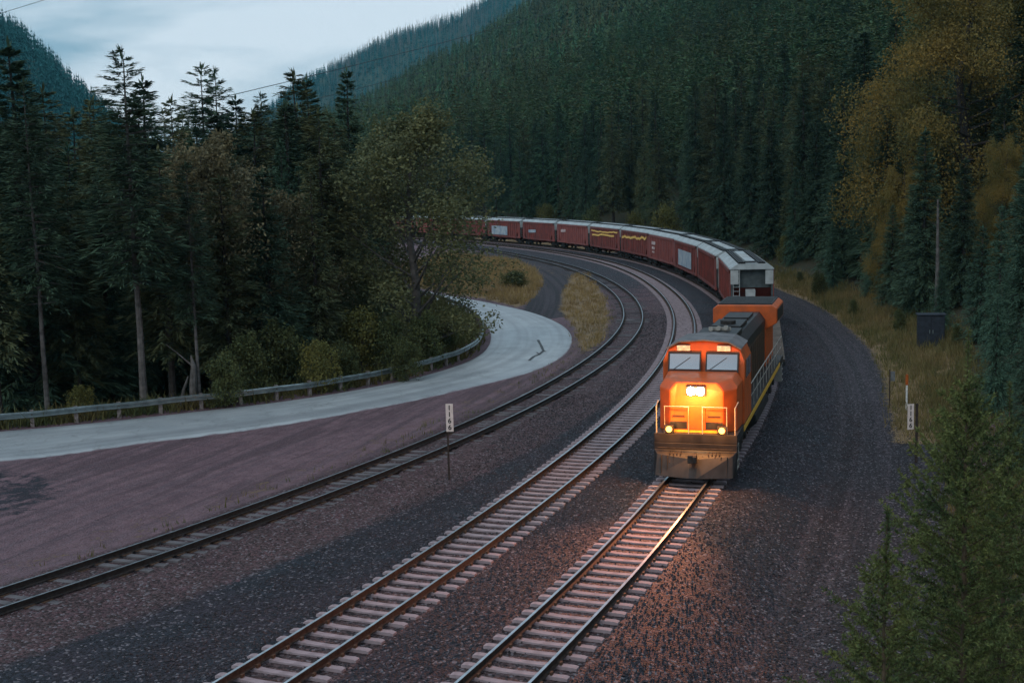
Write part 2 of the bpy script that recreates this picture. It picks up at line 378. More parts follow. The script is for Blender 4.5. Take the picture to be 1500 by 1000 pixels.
ea = tn('ShaderNodeMath', operation='MULTIPLY_ADD'); t.links.new(en.outputs['Fac'], ea.inputs[0]); ea.inputs[1].default_value = -1.9; t.links.new(ed.outputs[0], ea.inputs[2])
er = tn('ShaderNodeMapRange', interpolation_type='SMOOTHSTEP'); er.inputs[1].default_value = -.75; er.inputs[2].default_value = -.1; er.inputs[3].default_value = 1; er.inputs[4].default_value = 0; t.links.new(ea.outputs[0], er.inputs[0])
m3 = tn('ShaderNodeMix', data_type='RGBA'); t.links.new(er.outputs[0], m3.inputs[0]); t.links.new(mm.outputs[2], m3.inputs[6]); m3.inputs[7].default_value = (.17, .12, .135, 1)
vc = tn('ShaderNodeTexVoronoi', feature='DISTANCE_TO_EDGE'); vc.inputs['Scale'].default_value = .33; vd = tn('ShaderNodeMix', data_type='RGBA'); vd.inputs[0].default_value = .06; t.links.new(gpn.outputs['Position'], vd.inputs[6]); t.links.new(en.outputs['Color'], vd.inputs[7])
va = tn('ShaderNodeVectorMath', operation='ADD'); vs = tn('ShaderNodeVectorMath', operation='SCALE'); vs.inputs['Scale'].default_value = 2.2; t.links.new(en.outputs['Color'], vs.inputs[0]); t.links.new(gpn.outputs['Position'], va.inputs[0]); t.links.new(vs.outputs[0], va.inputs[1]); t.links.new(va.outputs[0], vc.inputs['Vector'])
vr = tn('ShaderNodeMapRange'); vr.inputs[1].default_value = 0; vr.inputs[2].default_value = .022; vr.inputs[3].default_value = .45; vr.inputs[4].default_value = 0; t.links.new(vc.outputs['Distance'], vr.inputs[0])
m4 = tn('ShaderNodeMix', data_type='RGBA'); t.links.new(vr.outputs[0], m4.inputs[0]); t.links.new(m3.outputs[2], m4.inputs[6]); m4.inputs[7].default_value = (.12, .12, .125, 1)
t.links.new(m4.outputs[2], bs.inputs['Base Color'])
ro = mb.build('road', rm, smooth_=True); tag(ro, kind='structure')
a = ro.data.attributes.new('across', 'FLOAT_VECTOR', 'POINT')
sl = np.r_[0, np.cumsum(np.hypot(*np.diff(road_near, axis=0).T))]
a.data.foreach_set('vector', np.array([(sl[i], k/(K-1)*7, 0) for i in range(400) for k in range(K)], np.float32).ravel())
# the dark forked crack in the bend
ck = MB(); crk = [(788,498),(793,507),(796,514),(790,519),(782,522),(775,528)]
def crack(pts, w):
    P = [np.array(gp(*p, ROADZ+.05)) for p in pts]
    for a_, b_ in zip(P[:-1], P[1:]):
        d = (b_-a_)/np.linalg.norm(b_-a_); nn = np.array([-d[1], d[0]])*w
        q = [a_-nn, a_+nn, b_+nn*.8, b_-nn*.8]; ck.add([(*p, ROADZ+.068) for p in q], [(0, 1, 2, 3)])
crack(crk, .10); crack([(796,514),(800,515)], .08); crack([(790,519),(786,516)], .06)
tag(ck.build('road_crack', mat('tar_dark', (.02, .02, .022), .5)), kind='structure')

# ------------------------------------------------------------------ railway tracks
M_steel = mat('worn_rail_head', (.50, .54, .58), .28, .9, .15, 3, spec=.5)
M_steel2 = mat('dull_rail_head', (.30, .33, .36), .38, .8, .2, 3)
M_rust = mat('rusty_rail_side', (.045, .028, .022), .85, .1, .35, 8)
M_darkrail = mat('dark_rail_side', (.035, .028, .027), .85, .1, .3, 8)
M_conc = mat('concrete_sleeper', (.31, .25, .27), .85, 0, .16, 4, bump=.2)
M_woodtie = mat('weathered_wood_sleeper', (.17, .155, .165), .9, 0, .45, .9, var2=(.045, .04, .045), bump=.4)
M_clip = mat('rusty_clip', (.10, .055, .035), .8, .2, .3, 20)
def rail_curve(rf, side, t0, t1, step, name, mats, parent):
    prof = [(-.036, 0), (.036, 0), (.036, -.04), (.011, -.055), (.011, -.155), (.075, -.175), (.075, -.187), (-.075, -.187), (-.075, -.175), (-.011, -.155), (-.011, -.055), (-.036, -.04)]
    n = len(prof); ths = np.arange(t0, t1, step); rr = rf(ths)+side*.755; b = MB(); V = []; F = []; Mi = []
    for t_, r_ in zip(ths, rr):
        for p, q in prof: x, y = xy(t_, r_+p); V.append((x, y, q))
    for k in range(len(ths)-1):
        for i in range(n): F.append((k*n+i, k*n+(i+1) % n, (k+1)*n+(i+1) % n, (k+1)*n+i)); Mi.append(0 if i == 0 else 1)
    b.v, b.f, b.m = V, F, Mi
    return b.build(name, mats, parent)
def concrete_tie():
    b = MB(); secs = [(-1.295, -.02), (-1.2, 0), (-.76, .0), (-.42, -.03), (0, -.04), (.42, -.03), (.76, 0), (1.2, 0), (1.295, -.02)]
    b.loft([[(-.13, y, -.26), (.13, y, -.26), (.095, y, z), (-.095, y, z)] for y, z in secs], 0)
    for s in (-.755, .755):
        b.box(-.07, .07, s-.085, s+.085, .001, .012, 1)
        for q in (-.14, .14): b.box(-.055, .055, s+q-.028, s+q+.028, .0, .075, 1)
    return b
def wood_tie():
    b = MB(); b.box(-.115, .115, -1.3, 1.3, -.2, -.0)
    for s in (-.755, .755):
        b.box(-.17, .17, s-.16, s+.16, .001, .012, 1)
    return b
def make_track(rf, label, conc, t0, t1, near_y):
    root = empty('railway_track', (*xy(R(-20), float(rf(R(-20)))), 0)); tag(root, label, 'railway track', 'railway tracks')
    inv = Matrix.Translation(root.location).inverted()
    for s in (-1, 1):
        o = rail_curve(rf, s, t0, t1, R(.22), 'rail', [M_steel if conc else M_steel2, M_rust if conc else M_darkrail], root); o.matrix_parent_inverse = inv
    proto = (concrete_tie() if conc else wood_tie()); po = proto.build('sleeper', [M_conc if conc else M_woodtie, M_clip]); ptm = po.data
    bpy.data.objects.remove(po)
    rnd = random.Random(7); sp = .61 if conc else .54; Rm = 254; ths = np.arange(t0, t1, sp/Rm); n_own = 0; V = []; F = []; Mi = []
    base = np.array(proto.v)
    for t_ in ths:
        r_ = float(rf(t_)); x, y = xy(t_, r_)
        if y < 17 or y > 400: continue
        if y < near_y: continue
        dz = -.187+(0 if conc else rnd.choice([-.085, -.075, -.065, -.05, -.03, -.01])); jit = rnd.uniform(-.012, .012) if conc else rnd.uniform(-.03, .03)
        if n_own < 100:
            o = link('sleeper', ptm, root); o.matrix_parent_inverse = inv; o.location = (x, y, dz); o.rotation_euler.z = t_+math.pi/2+jit; n_own += 1
        else:
            a_ = t_+math.pi/2+jit; c, s = math.cos(a_), math.sin(a_); k = len(V)
            for p in base: V.append((x+p[0]*c-p[1]*s, y+p[0]*s+p[1]*c, dz+p[2]))
            F += [tuple(i+k for i in f) for f in proto.f]; Mi += proto.m
    b = MB(); b.v, b.f, b.m = V, F, Mi
    o = b.build('sleeper', [M_conc if conc else M_woodtie, M_clip], root); o.matrix_parent_inverse = inv; o['kind'] = 'stuff'; o['label'] = 'further sleepers of the same track running on round the curve'
T0, T1 = R(-30), R(55)
make_track(rA, 'track under the train, its concrete sleepers lit orange by the headlight', True, T0, T1, 17)
make_track(rB, 'middle track of the three, rusty rails on pale concrete sleepers', True, T0, T1, 17)
make_track(rC, 'old siding nearest the road, dark rails on half buried wooden sleepers', False, T0, T1, 17)

# ------------------------------------------------------------------ stones and grass
rng = np.random.RandomState(5)
def stones(n, thr, drr, size):
    t_ = rng.uniform(*thr, n); d_ = rng.uniform(*drr, n); x, y = xy(t_, rA(t_)+d_); z = ground_z(x, y)
    keep = np.ones(n, bool)
    for off in (0, -4.93):                          # keep rails and sleepers clear
        keep &= ~((np.abs(d_-off) < 1.32) & (rng.rand(n) < .8))
    keep &= np.abs(x-(C0[0]+rC(t_)*np.cos(t_))) > 1.0
    x, y, z = x[keep], y[keep], z[keep]; n = len(x)
    oc = np.array([(1,0,0),(0,1,0),(-1,0,0),(0,-1,0),(0,0,1),(0,0,-1)], float)
    tri = np.array([(0,1,4),(1,2,4),(2,3,4),(3,0,4),(1,0,5),(2,1,5),(3,2,5),(0,3,5)])
    s = size*rng.uniform(.55, 1.25, (n, 1, 1)); v = oc[None]*s*rng.uniform(.6, 1.2, (n, 6, 1))
    a = rng.uniform(0, 6.28, n); c, sn_ = np.cos(a), np.sin(a)
    vx = v[..., 0]*c[:, None]-v[..., 1]*sn_[:, None]; vy = v[..., 0]*sn_[:, None]+v[..., 1]*c[:, None]
    v = np.stack([vx+x[:, None], vy+y[:, None]+0, v[..., 2]*.8+z[:, None]+.012], -1)
    return v[:, tri].reshape(-1, 3, 3)
st_m = mat('ballast_stone', (.036, .038, .048), .75, 0, .4, 1.2, var2=(.050, .035, .038), island=.6)
Q = np.concatenate([stones(42000, (R(-26), R(-15)), (-9.5, 5.5), .036), stones(16000, (R(-15), R(-6)), (-8, 5), .045), stones(9000, (R(-25.5), R(-14)), (4.5, 9), .03)])
tag(link('ballast_stones', quads_mesh('ballast_stones', Q, [st_m])), 'loose dark ballast stones lying between and beside the tracks', 'ballast', kind='stuff')

def blades(x, y, z, h, w, lean, rs):
    n = len(x); a = rs.uniform(0, 6.28, n); l_ = rs.normal(0, lean, (n, 2))*h[:, None]
    dx, dy = np.cos(a)*w, np.sin(a)*w; b0 = np.stack([x-dx, y-dy, z-.03], -1); b1 = np.stack([x+dx, y+dy, z-.03], -1)
    t_ = np.stack([x+l_[:, 0], y+l_[:, 1], z+h], -1); return np.stack([b0, b1, t_], 1)
def scatter_poly(P, n, rs):
    lo, hi = P.min(0), P.max(0); p = rs.uniform(lo, hi, (n*3, 2)); k = inside(p[:, 0], p[:, 1], P); return p[k][:n]
def tufts(pts, per, spread, hr, rs, w=.02, lean=.3):
    p = np.repeat(pts, per, 0)+rs.normal(0, spread, (len(pts)*per, 2)); h = rs.uniform(*hr, len(p))*np.repeat(rs.uniform(.6, 1.2, len(pts)), per)
    return blades(p[:, 0], p[:, 1], ground_z(p[:, 0], p[:, 1]), h, w*np.ones(len(p)), lean, rs)
g_dry = mat('dry_grass_blades', (.42, .30, .13), .9, 0, .3, .25, var2=(.27, .18, .085), island=.3, trans=.3)
g_grn = mat('roadside_weeds', (.10, .12, .045), .9, 0, .3, .4, var2=(.17, .13, .05), island=.4, trans=.25)
def keep_off(q): # no grass on the road
    d = sdist(q[:, 0, 0], q[:, 0, 1], ROAD_POLY); return q[d < -.25]
Q = [keep_off(tufts(scatter_poly(GRASS1, 2600, rng), 9, .22, (.35, .8), rng, .035))]
Q.append(tufts(scatter_poly(GRASS2, 520, rng), 8, .18, (.2, .5), rng, .028))
tag(link('dry_grass', quads_mesh('dry_grass', np.concatenate(Q), [g_dry])), 'tufts of dry yellow grass between the road bend and the siding', 'grass', kind='stuff')
Q = [tufts(scatter_poly(GRASS3, 1900, rng), 9, .22, (.3, .8), rng, .025)]
t_ = rng.uniform(R(-13), R(20), 2500); p = np.stack(xy(t_, rA(t_)+rng.uniform(8.6, 13, 2500)), -1); Q.append(tufts(p, 8, .25, (.3, .9), rng, .03))
tag(link('dry_grass', quads_mesh('dry_grass', np.concatenate(Q), [mat('dull_verge_grass', (.25, .185, .08), .9, 0, .3, .3, var2=(.11, .115, .04), island=.35, trans=.25)])), 'dull grass verge along the outer side of the access track', 'grass', kind='stuff')
p = road_far[60:330]; p = p[rng.randint(0, len(p), 2600)]+rng.normal(0, .1, (2600, 2))
cen = road_far[60:330].mean(0)
nrm = np.gradient(road_far, axis=0); nrm = np.c_[-nrm[:, 1], nrm[:, 0]]; nrm /= np.linalg.norm(nrm, axis=1)[:, None]
sgn = np.where(inside(*(road_far+nrm*1.5).T, WOOD_POLY), 1, -1); nrm *= sgn[:, None]
i_ = rng.randint(70, 330, 4200); p = road_far[i_]+nrm[i_]*(.75+rng.exponential(1.6, 4200))[:, None]
Q = [tufts(p, 7, .2, (.25, .95), rng, .05, .45)]
t_ = rng.uniform(R(-27.5), R(-13), 2600); p = np.stack(xy(t_, rA(t_)+9+rng.exponential(2.2, 2600)), -1); Q.append(tufts(p, 8, .25, (.15, .6), rng, .022, .4))
t_ = rng.uniform(R(-26), R(-2), 190); p = np.stack(xy(t_, rC(t_)-rng.uniform(1.5, 2.9, 190)), -1); Q.append(tufts(p, 6, .12, (.1, .3), rng, .02))
tag(link('weeds', quads_mesh('weeds', np.concatenate(Q), [g_grn])), 'low weeds and leafy ground cover behind the guardrail and along the siding', 'weeds', kind='stuff')

# ------------------------------------------------------------------ guardrail
M_galv = mat('galvanised_steel', (.26, .32, .335), .35, .75, .2, 2.5, spec=.5)
M_post = mat('weathered_guardrail_post', (.20, .17, .16), .9, 0, .3, 6)
gl = road_far+nrm*.55; i0, i1 = 22, 268
root = empty('guardrail', (gl[60][0], gl[60][1], ROADZ)); tag(root, 'long galvanised steel guardrail curving along the forest side of the road', 'guardrail')
inv = Matrix.Translation(root.location).inverted()
prof = [(0, .44), (.045, .48), (.045, .53), (0, .575), (0, .625), (.045, .66), (.045, .72), (0, .76), (-.006, .76), (.036, .715), (.036, .665), (-.008, .625), (-.008, .575), (.036, .53), (.036, .48), (-.008, .44)]
b = MB(); rings = []
for i in range(i0, i1):
    P_, n_ = gl[i], -nrm[i]; wob = .012*math.sin(i*.9)+.02*math.sin(i*.23)
    rings.append([(P_[0]+n_[0]*(p*1.6+.02), P_[1]+n_[1]*(p*1.6+.02), ROADZ+q+wob) for p, q in prof])
b.loft(rings); o = b.build('beam', M_galv, root); o.matrix_parent_inverse = inv
acc = 0; last = None
for i in range(i0, i1):
    if last is None or np.linalg.norm(gl[i]-last) >= 1.9:
        last = gl[i]; b = MB(); a_ = math.atan2(-nrm[i][1], -nrm[i][0]); b.box(-.17, -.01, -.09, .09, -.6, .80)
        b.box(-.012, .02, -.05, .05, .45, .75)
        o = b.build('post', M_post, root, bevel=.01); o.matrix_parent_inverse = inv
        o.location = (*gl[i], ROADZ); o.rotation_euler.z = a_

# ------------------------------------------------------------------ signs and markers
M_white = mat('sign_white', (.72, .62, .58), .6, 0, .08, 9)
M_black = mat('black_paint', (.012, .011, .012), .55, 0, .2, 9)
M_darkpost = mat('dark_brown_post', (.045, .033, .028), .85, 0, .3, 9)
def text_mesh(s, size, m, depth=.004):
    cu = bpy.data.curves.new('t', 'FONT'); cu.body = s; cu.size = size; cu.align_x = 'CENTER'; cu.align_y = 'CENTER'; cu.extrude = depth; cu.offset = size*.02
    o = bpy.data.objects.new('t', cu); COL.objects.link(o); dg = bpy.context.evaluated_depsgraph_get(); mesh = bpy.data.meshes.new_from_object(o.evaluated_get(dg))
    bpy.data.objects.remove(o); mesh.materials.clear(); mesh.materials.append(m); return mesh
def milepost(x, y, face_az, h, label, plate_off, thick):
    z = gz(x, y); root = empty('milepost', (x, y, z), face_az); tag(root, label, 'milepost', 'mileposts')
    b = MB(); b.box(-thick, thick, -.03, .03, -.4, h); b.build('post', M_darkpost, root, bevel=.006)
    if plate_off > .2:                               # a second plate seen edge on
        b = MB(); b.box(plate_off*.18, plate_off-.11, -.02, .0, h-1.02, h+.02); b.build('back_plate', M_darkpost, root)
    b = MB(); b.box(plate_off-.14, plate_off+.14, -.062, -.045, h-1.06, h+.01); pl = b.build('number_plate', M_white, root, bevel=.004)
    for k, ch in enumerate('1166'):
        o = link('digit', text_mesh(ch, .27, M_black), pl); o.location = (plate_off, -.064, h-.15-.25*k); o.rotation_euler = (R(90), 0, 0)
    return root
x, y = gp(658, 700, -.36); milepost(x, y, R(-7), 2.93, 'white milepost 1166 on thin post between the siding and middle track', .1, .035)
x, y = gp(1342, 670, -1.0); milepost(x, y, R(10), 2.5, 'white milepost 1166 beside the access track and young larch', -.3, .05)
x, y = gp(1303, 590, -.9); z = gz(x, y); root = empty('marker_post', (x, y, z)); tag(root, 'thin dark post carrying a small grey plate on the verge', 'post')
b = MB(); b.cyl((0, 0, .9), (0, 0, 1), 2.2, .03, 8); b.build('post', M_darkpost, root)
b = MB(); b.box(.04, .26, -.01, .01, 1.4, 1.9); b.build('plate', mat('grey_plate', (.16, .17, .18), .6), root)
x, y = gp(1328, 590, -.8); z = gz(x, y); root = empty('marker_post', (x, y, z)); tag(root, 'short marker post, white below and orange on top, in grass', 'post')
b = MB(); b.cyl((0, 0, .75), (0, 0, 1), 1.5, .05, 10); b.build('tube', mat('marker_white', (.75, .75, .74), .5), root)
b = MB(); b.cyl((0, 0, 1.55), (0, 0, 1), .5, .075, 10); b.cyl((0, 0, 1.82), (0, 0, 1), .05, .06, 10); b.build('cap', mat('marker_orange', (.42, .10, .02), .5), root)
x, y = at(1363, 500, 82)[:2]; z = gz(x, y); root = empty('equipment_cabinet', (x, y, z), R(-14)); tag(root, 'dark blue grey metal cabinet with vertical seams at the forest edge', 'cabinet')
M_cab = mat('blue_grey_metal', (.028, .036, .05), .6, .2, .2, 4)
b = MB(); b.box(-.85, .85, -.5, .5, -.3, 2.1); b.build('body', M_cab, root, bevel=.02)
b = MB(); b.box(-.93, .93, -.58, .58, 2.103, 2.18); b.build('roof', M_cab, root, bevel=.015)
for k in (-1, 1):
    b = MB(); b.box(min(.03*k, .8*k), max(.03*k, .8*k), -.53, -.503, .0, 2.0); d = b.build('door', M_cab, root, bevel=.008)
    b = MB(); b.box(min(.08*k, .13*k), max(.08*k, .13*k), -.57, -.533, .9, 1.15); b.build('handle', M_galv, d)

# ------------------------------------------------------------------ train
M_orange = mat('locomotive_orange', (.60, .105, .016), .45, 0, .3, 2.2, var2=(.42, .085, .02), spec=.4, bump=.04, bscale=6)
M_hood = mat('grimy_dark_hood', (.085, .038, .020), .5, 0, .3, 1.5, var2=(.045, .028, .02))
M_lblack = mat('locomotive_black', (.022, .022, .024), .5, 0, .25, 3)
M_roofg = mat('locomotive_roof', (.13, .12, .125), .5, 0, .25, 2.5)
M_yel = mat('yellow_stripe', (.75, .42, .05), .45, 0, .08, 5)
M_under = mat('grimy_underframe', (.035, .03, .028), .75, .1, .3, 5)
M_wheel = mat('wheel_steel', (.09, .075, .07), .5, .6, .25, 6)
M_rail = mat('white_handrail', (.34, .32, .29), .5, 0, .1, 9)
M_glass = glass_mat()
def heading(th): return th-math.pi/2                 # travelling towards smaller angles
def place(root, th): x, y = xy(th, float(rA(th))); root.location = (x, y, 0); root.rotation_euler.z = th-math.pi/2
def bogie(parent, x, axles, r, name='bogie'):
    b = MB(); xs = [x+a for a in axles]; x0, x1 = xs[0]-.45, xs[-1]+.45
    for s in (-1, 1):
        y0, y1 = sorted((s*.92, s*1.12))
        b.prism([(x0, r+.05), (x0+.3, r+.22), (x1-.3, r+.22), (x1, r+.05), (x1, r-.08), (x1-.5, r-.12), ((x0+x1)/2+.4, r-.3), ((x0+x1)/2-.4, r-.3), (x0+.5, r-.12), (x0, r-.08)], y0, y1, 'x_z', 0) if False else None
        prof = [(x0, r+.05), (x0+.3, r+.22), (x1-.3, r+.22), (x1, r+.05), (x1, r-.08), (x1-.5, r-.12), ((x0+x1)/2+.4, r-.3), ((x0+x1)/2-.4, r-.3), (x0+.5, r-.12), (x0, r-.08)]
        b.prism(prof, y0, y1, 'y')
        for q in xs: b.cyl((q, s*1.15, r), (0, 1, 0), .12, .15, 10)
        for q in ((x0+x1)/2-.2, (x0+x1)/2+.2): b.cyl((q, s*1.13, r-.08), (0, 0, 1), .3, .1, 8)
    b.box((x0+x1)/2-.25, (x0+x1)/2+.25, -.915, .915, r-.1, r+.3)
    f = b.build(name, M_under, parent)
    for q in xs:
        b = MB(); b.cyl((q, 0, r), (0, 1, 0), 1.35, .085, 8)
        for s in (-1, 1): b.cyl((q, s*.75, r), (0, 1, 0), .13, r, 24); b.cyl((q, s*.685, r), (0, 1, 0), .03, r+.028, 24)
        b.build('wheelset', M_wheel, f)
    return f
def coupler(parent, x, s):
    b = MB(); b.box(min(x, x-s*.9), max(x, x-s*.9), -.09, .09, .78, .96); b.box(min(x, x-s*.28), max(x, x-s*.28), -.17, .15, .72, 1.02); b.box(min(x+s*.1, x), max(x+s*.1, x), .03, .16, .74, 1.0)
    b.build('coupler', M_under, parent, bevel=.03)

DTH = 1/258.9
loco = empty('locomotive'); tag(loco, 'orange and black diesel locomotive heading the train with its headlight glaring', 'locomotive')
b = MB(); b.box(-10.4, 10.25, -1.5, 1.5, 1.28, 1.62); b.box(-9.4, 9.4, -1.1, 1.1, 1.0, 1.279); b.build('underframe', M_lblack, loco, bevel=.02)
b = MB(); b.box(-8.2, 8.2, -1.525, -1.503, 1.36, 1.56); b.box(-8.2, 8.2, 1.503, 1.525, 1.36, 1.56); b.build('sill_stripe', M_yel, loco)
b = MB()                                             # pilot with snow plough
b.prism([(-1.5, 1.28), (1.5, 1.28), (1.5, .72), (-1.5, .72)], 10.0, 10.28, 'x')
b.loft([[(10.28, -1.5, 1.05), (10.28, 1.5, 1.05), (10.28, 1.5, .16), (10.28, -1.5, .16)], [(10.5, -1.35, .9), (10.5, 1.35, .9), (10.75, 1.4, .16), (10.75, -1.4, .16)], [(10.62, -.2, .78), (10.62, .2, .78), (11.05, .15, .16), (11.05, -.15, .16)]])
pw = b.build('snow_plough', M_lblack, loco, bevel=.02)
b = MB()
for s in (-1, 1):
    for k in range(5): b.loft([[(10.52+.02*k, s*(.3+.22*k)-.012, .88), (10.56, s*(.3+.22*k)+.012, .88), (10.80, s*(.3+.22*k)+.012, .17), (10.76, s*(.3+.22*k)-.012, .17)], [(10.50, s*(.3+.22*k)-.012, .88), (10.50, s*(.3+.22*k)+.012, .88), (10.66, s*(.3+.22*k)+.012, .17), (10.66, s*(.3+.22*k)-.012, .17)]])
b.build('plough_ribs', M_under, pw)
for sx in (-1, 1):
    for s in (-1, 1):
        b = MB()                                     # a step ladder at each corner
        for k in range(4): b.box(*sorted((sx*9.75, sx*10.25)), *sorted((s*1.18, s*1.50)), .38+.28*k, .42+.28*k)
        b.box(*sorted((sx*9.72, sx*9.749)), *sorted((s*1.18, s*1.5)), .34, 1.279)
        b.build('steps', M_rail, loco)
b = MB()                                             # short wide nose
b.loft([[(10.0, -.95, 1.62), (10.0, .95, 1.62), (9.98, .95, 3.15), (9.9, .72, 3.44), (9.9, -.72, 3.44), (9.98, -.95, 3.15)],
        [(9.45, -1.42, 1.62), (9.45, 1.42, 1.62), (9.45, 1.42, 3.2), (9.3, 1.2, 3.52), (9.3, -1.2, 3.52), (9.45, -1.42, 3.2)],
        [(8.2, -1.46, 1.62), (8.2, 1.46, 1.62), (8.2, 1.46, 3.3), (8.2, 1.28, 3.6), (8.2, -1.28, 3.6), (8.2, -1.46, 3.3)]])
nose = b.build('nose', M_orange, loco, bevel=.05)
b = MB(); b.box(10.004, 10.03, -.33, .33, 1.72, 2.6); b.box(10.03, 10.06, .2, .27, 2.05, 2.25, 0); b.build('nose_door', M_orange, nose, bevel=.015)
b = MB()                                             # black band across the lower nose
b.prism([(-.97, 1.63), (.97, 1.63), (.97, 1.71), (-.97, 1.71)], 10.0, 10.02, 'x'); b.build('nose_stripe', M_yel, nose)
b = MB(); b.prism([(-.955, 1.74), (.955, 1.74), (.955, 2.02), (-.955, 2.02)], 10.0, 10.0035, 'x')
for s in (-1, 1): b.box(9.99, 10.02, *sorted((s*.42, s*.86)), 2.2, 2.24); b.box(9.98, 10.015, *sorted((s*.42, s*.86)), 2.55, 2.58)
b.build('nose_band', M_lblack, nose)
cabp = [(-1.53, 1.62), (1.53, 1.62), (1.53, 3.95), (1.36, 4.38), (.9, 4.62), (0, 4.70), (-.9, 4.62), (-1.36, 4.38), (-1.53, 3.95)]
b = MB(); b.loft([[(8.2+(-.0 if q < 3.5 else -(q-3.5)*.28), p, q) for p, q in cabp], [(5.7, p, q) for p, q in cabp]])
cab = b.build('cab', M_orange, loco, bevel=.05)
b = MB(); rp = [(-1.38, 4.39), (-.92, 4.635), (0, 4.715), (.92, 4.635), (1.38, 4.39), (1.4, 4.43), (.94, 4.68), (0, 4.76), (-.94, 4.68), (-1.4, 4.43)]
b.prism(rp, 5.6, 8.05, 'x'); b.build('cab_roof', M_roofg, cab)
def windshield(y0, y1):
    b = MB(); xq = lambda q: 8.2-(q-3.5)*.28+.015
    ring = [(xq(3.66), y0, 3.66), (xq(3.66), y1, 3.66), (xq(4.22), y1, 4.22), (xq(4.22), y0, 4.22)]
    b.loft([ring, [(x+.02, y, z) for x, y, z in ring]]); o = b.build('windshield', M_glass, cab)
    f = MB()
    for (a0, a1, c0, c1) in ((y0-.05, y1+.05, 3.56, 3.62), (y0-.05, y1+.05, 4.22, 4.28), (y0-.05, y0, 3.62, 4.22), (y1, y1+.05, 3.62, 4.22)):
        rg = [(xq(c0)+.004, a0, c0), (xq(c0)+.004, a1, c0), (xq(c1)+.004, a1, c1), (xq(c1)+.004, a0, c1)]; f.loft([rg, [(x+.035, y, z) for x, y, z in rg]])
    f.build('frame', M_lblack, o)
b = MB()                                             # hoses, cut levers and brackets on the pilot
for s in (-1, 1):
    for k in range(4): b.tube([(10.29, s*(.5+.13*k), 1.0), (10.5, s*(.5+.13*k), .92), (10.62, s*(.5+.13*k), .62), (10.5, s*(.47+.13*k), .40)], .028, 6)
b.tube([(10.4, -1.35, 1.12), (10.42, -.3, 1.12), (10.42, .3, 1.12), (10.4, 1.35, 1.12)], .018, 6); b.build('brake_hoses', M_under, loco)
b = MB()
for y0 in (.25, -1.1): b.tube([(8.235, y0, 3.66), (8.10, y0+.62, 4.1)], .008, 5)
b.build('wipers', M_lblack, cab)
windshield(.14, 1.26); windshield(-1.26, -.14)
for s in (-1, 1):
    for x0, x1 in ((6.1, 6.9), (7.0, 7.75)):
        b = MB(); b.box(x0, x1, *sorted((s*1.532, s*1.55)), 3.3, 4.0); b.build('side_window', M_glass, cab)
    b = MB(); b.box(7.96, 8.03, *sorted((s*.5, s*1.0)), 4.33, 4.53); b.build('number_board', mat('lit_number_board', (.8, .75, .6), .5) if s < 0 else bpy.data.materials['lit_number_board'], cab, bevel=.01)
# headlight: twin lamps in a housing on the nose
b = MB(); b.box(9.99, 10.1, -.36, .36, 2.98, 3.34); hl = b.build('headlight_housing', M_lblack, nose, bevel=.03)
for s in (-1, 1):
    b = MB(); b.cyl((10.12, s*.165, 3.16), (1, 0, 0), .05, .145, 20); b.build('headlight', emit_mat('headlight_glow', (1, .80, .48), 160) if s < 0 else bpy.data.materials['headlight_glow'], nose)
for s in (-1, 1):
    b = MB(); b.box(10.1, 10.27, *sorted((s*.78, s*1.12)), 1.6301, 1.92); bx = b.build('ditch_light_box', M_lblack, loco, bevel=.02)
    b = MB(); b.cyl((10.285, s*.95, 1.775), (1, 0, 0), .03, .11, 16); b.build('ditch_light', emit_mat('ditch_glow', (1, .50, .14), 2.5) if s < 0 else bpy.data.materials['ditch_glow'], bx)
# long hood
b = MB(); hp = [(-.95, 1.62), (.95, 1.62), (.95, 3.95), (.7, 4.28), (-.7, 4.28), (-.95, 3.95)]
b.prism(hp, -6.2, 5.69, 'x')
for k in range(13):
    for s in (-1, 1): b.box(-5.9+k*.88, -5.15+k*.88, *sorted((s*.951, s*.975)), 1.8, 3.5)
hood = b.build('hood', M_hood, loco, bevel=.03)
b = MB(); b.prism([(-.97, 3.62), (-.97, 3.955), (-.71, 4.30), (.71, 4.30), (.97, 3.955), (.97, 3.62), (.96, 3.62), (.955, 3.95), (.70, 4.285), (-.70, 4.285), (-.955, 3.95), (-.96, 3.62)], -6.18, 5.66, 'x')
b.box(-1.4, 1.2, -.62, .62, 4.302, 4.48); b.box(2.2, 4.9, -.8, .8, 4.302, 4.52); b.box(-4.8, -2.6, -.55, .55, 4.302, 4.42)
b.build('hood_roof', M_lblack, hood, bevel=.02)
b = MB(); b.cyl((.4, 0, 4.55), (0, 0, 1), .16, .33, 14); b.build('exhaust_stack', M_under, hood)
b = MB()
for k in range(3): b.tube([(3.2, -.3+.3*k, 4.62+.03*k), (3.7, -.3+.3*k, 4.64+.03*k)], [.05, .1], 8)
b.box(3.15, 3.25, -.45, .45, 4.521, 4.66); b.build('horn', M_rail, hood)
b = MB(); rd = [(-1.02, 1.62), (1.02, 1.62), (1.02, 3.45), (1.53, 3.75), (1.53, 4.45), (1.3, 4.62), (-1.3, 4.62), (-1.53, 4.45), (-1.53, 3.75), (-1.02, 3.45)]
b.prism(rd, -10.1, -6.21, 'x'); rad = b.build('radiator', M_orange, loco, bevel=.04)
b = MB(); b.box(-9.9, -6.4, -1.28, 1.28, 4.621, 4.68)
for k in range(9): b.box(-9.8+.37*k, -9.6+.37*k, -1.22, 1.22, 4.681, 4.70)
b.build('radiator_grille', M_lblack, rad)
b = MB()
for s in (-1, 1): b.box(-9.7, -6.6, *sorted((s*1.532, s*1.55)), 3.82, 4.38)
b.build('side_grille', M_lblack, rad)
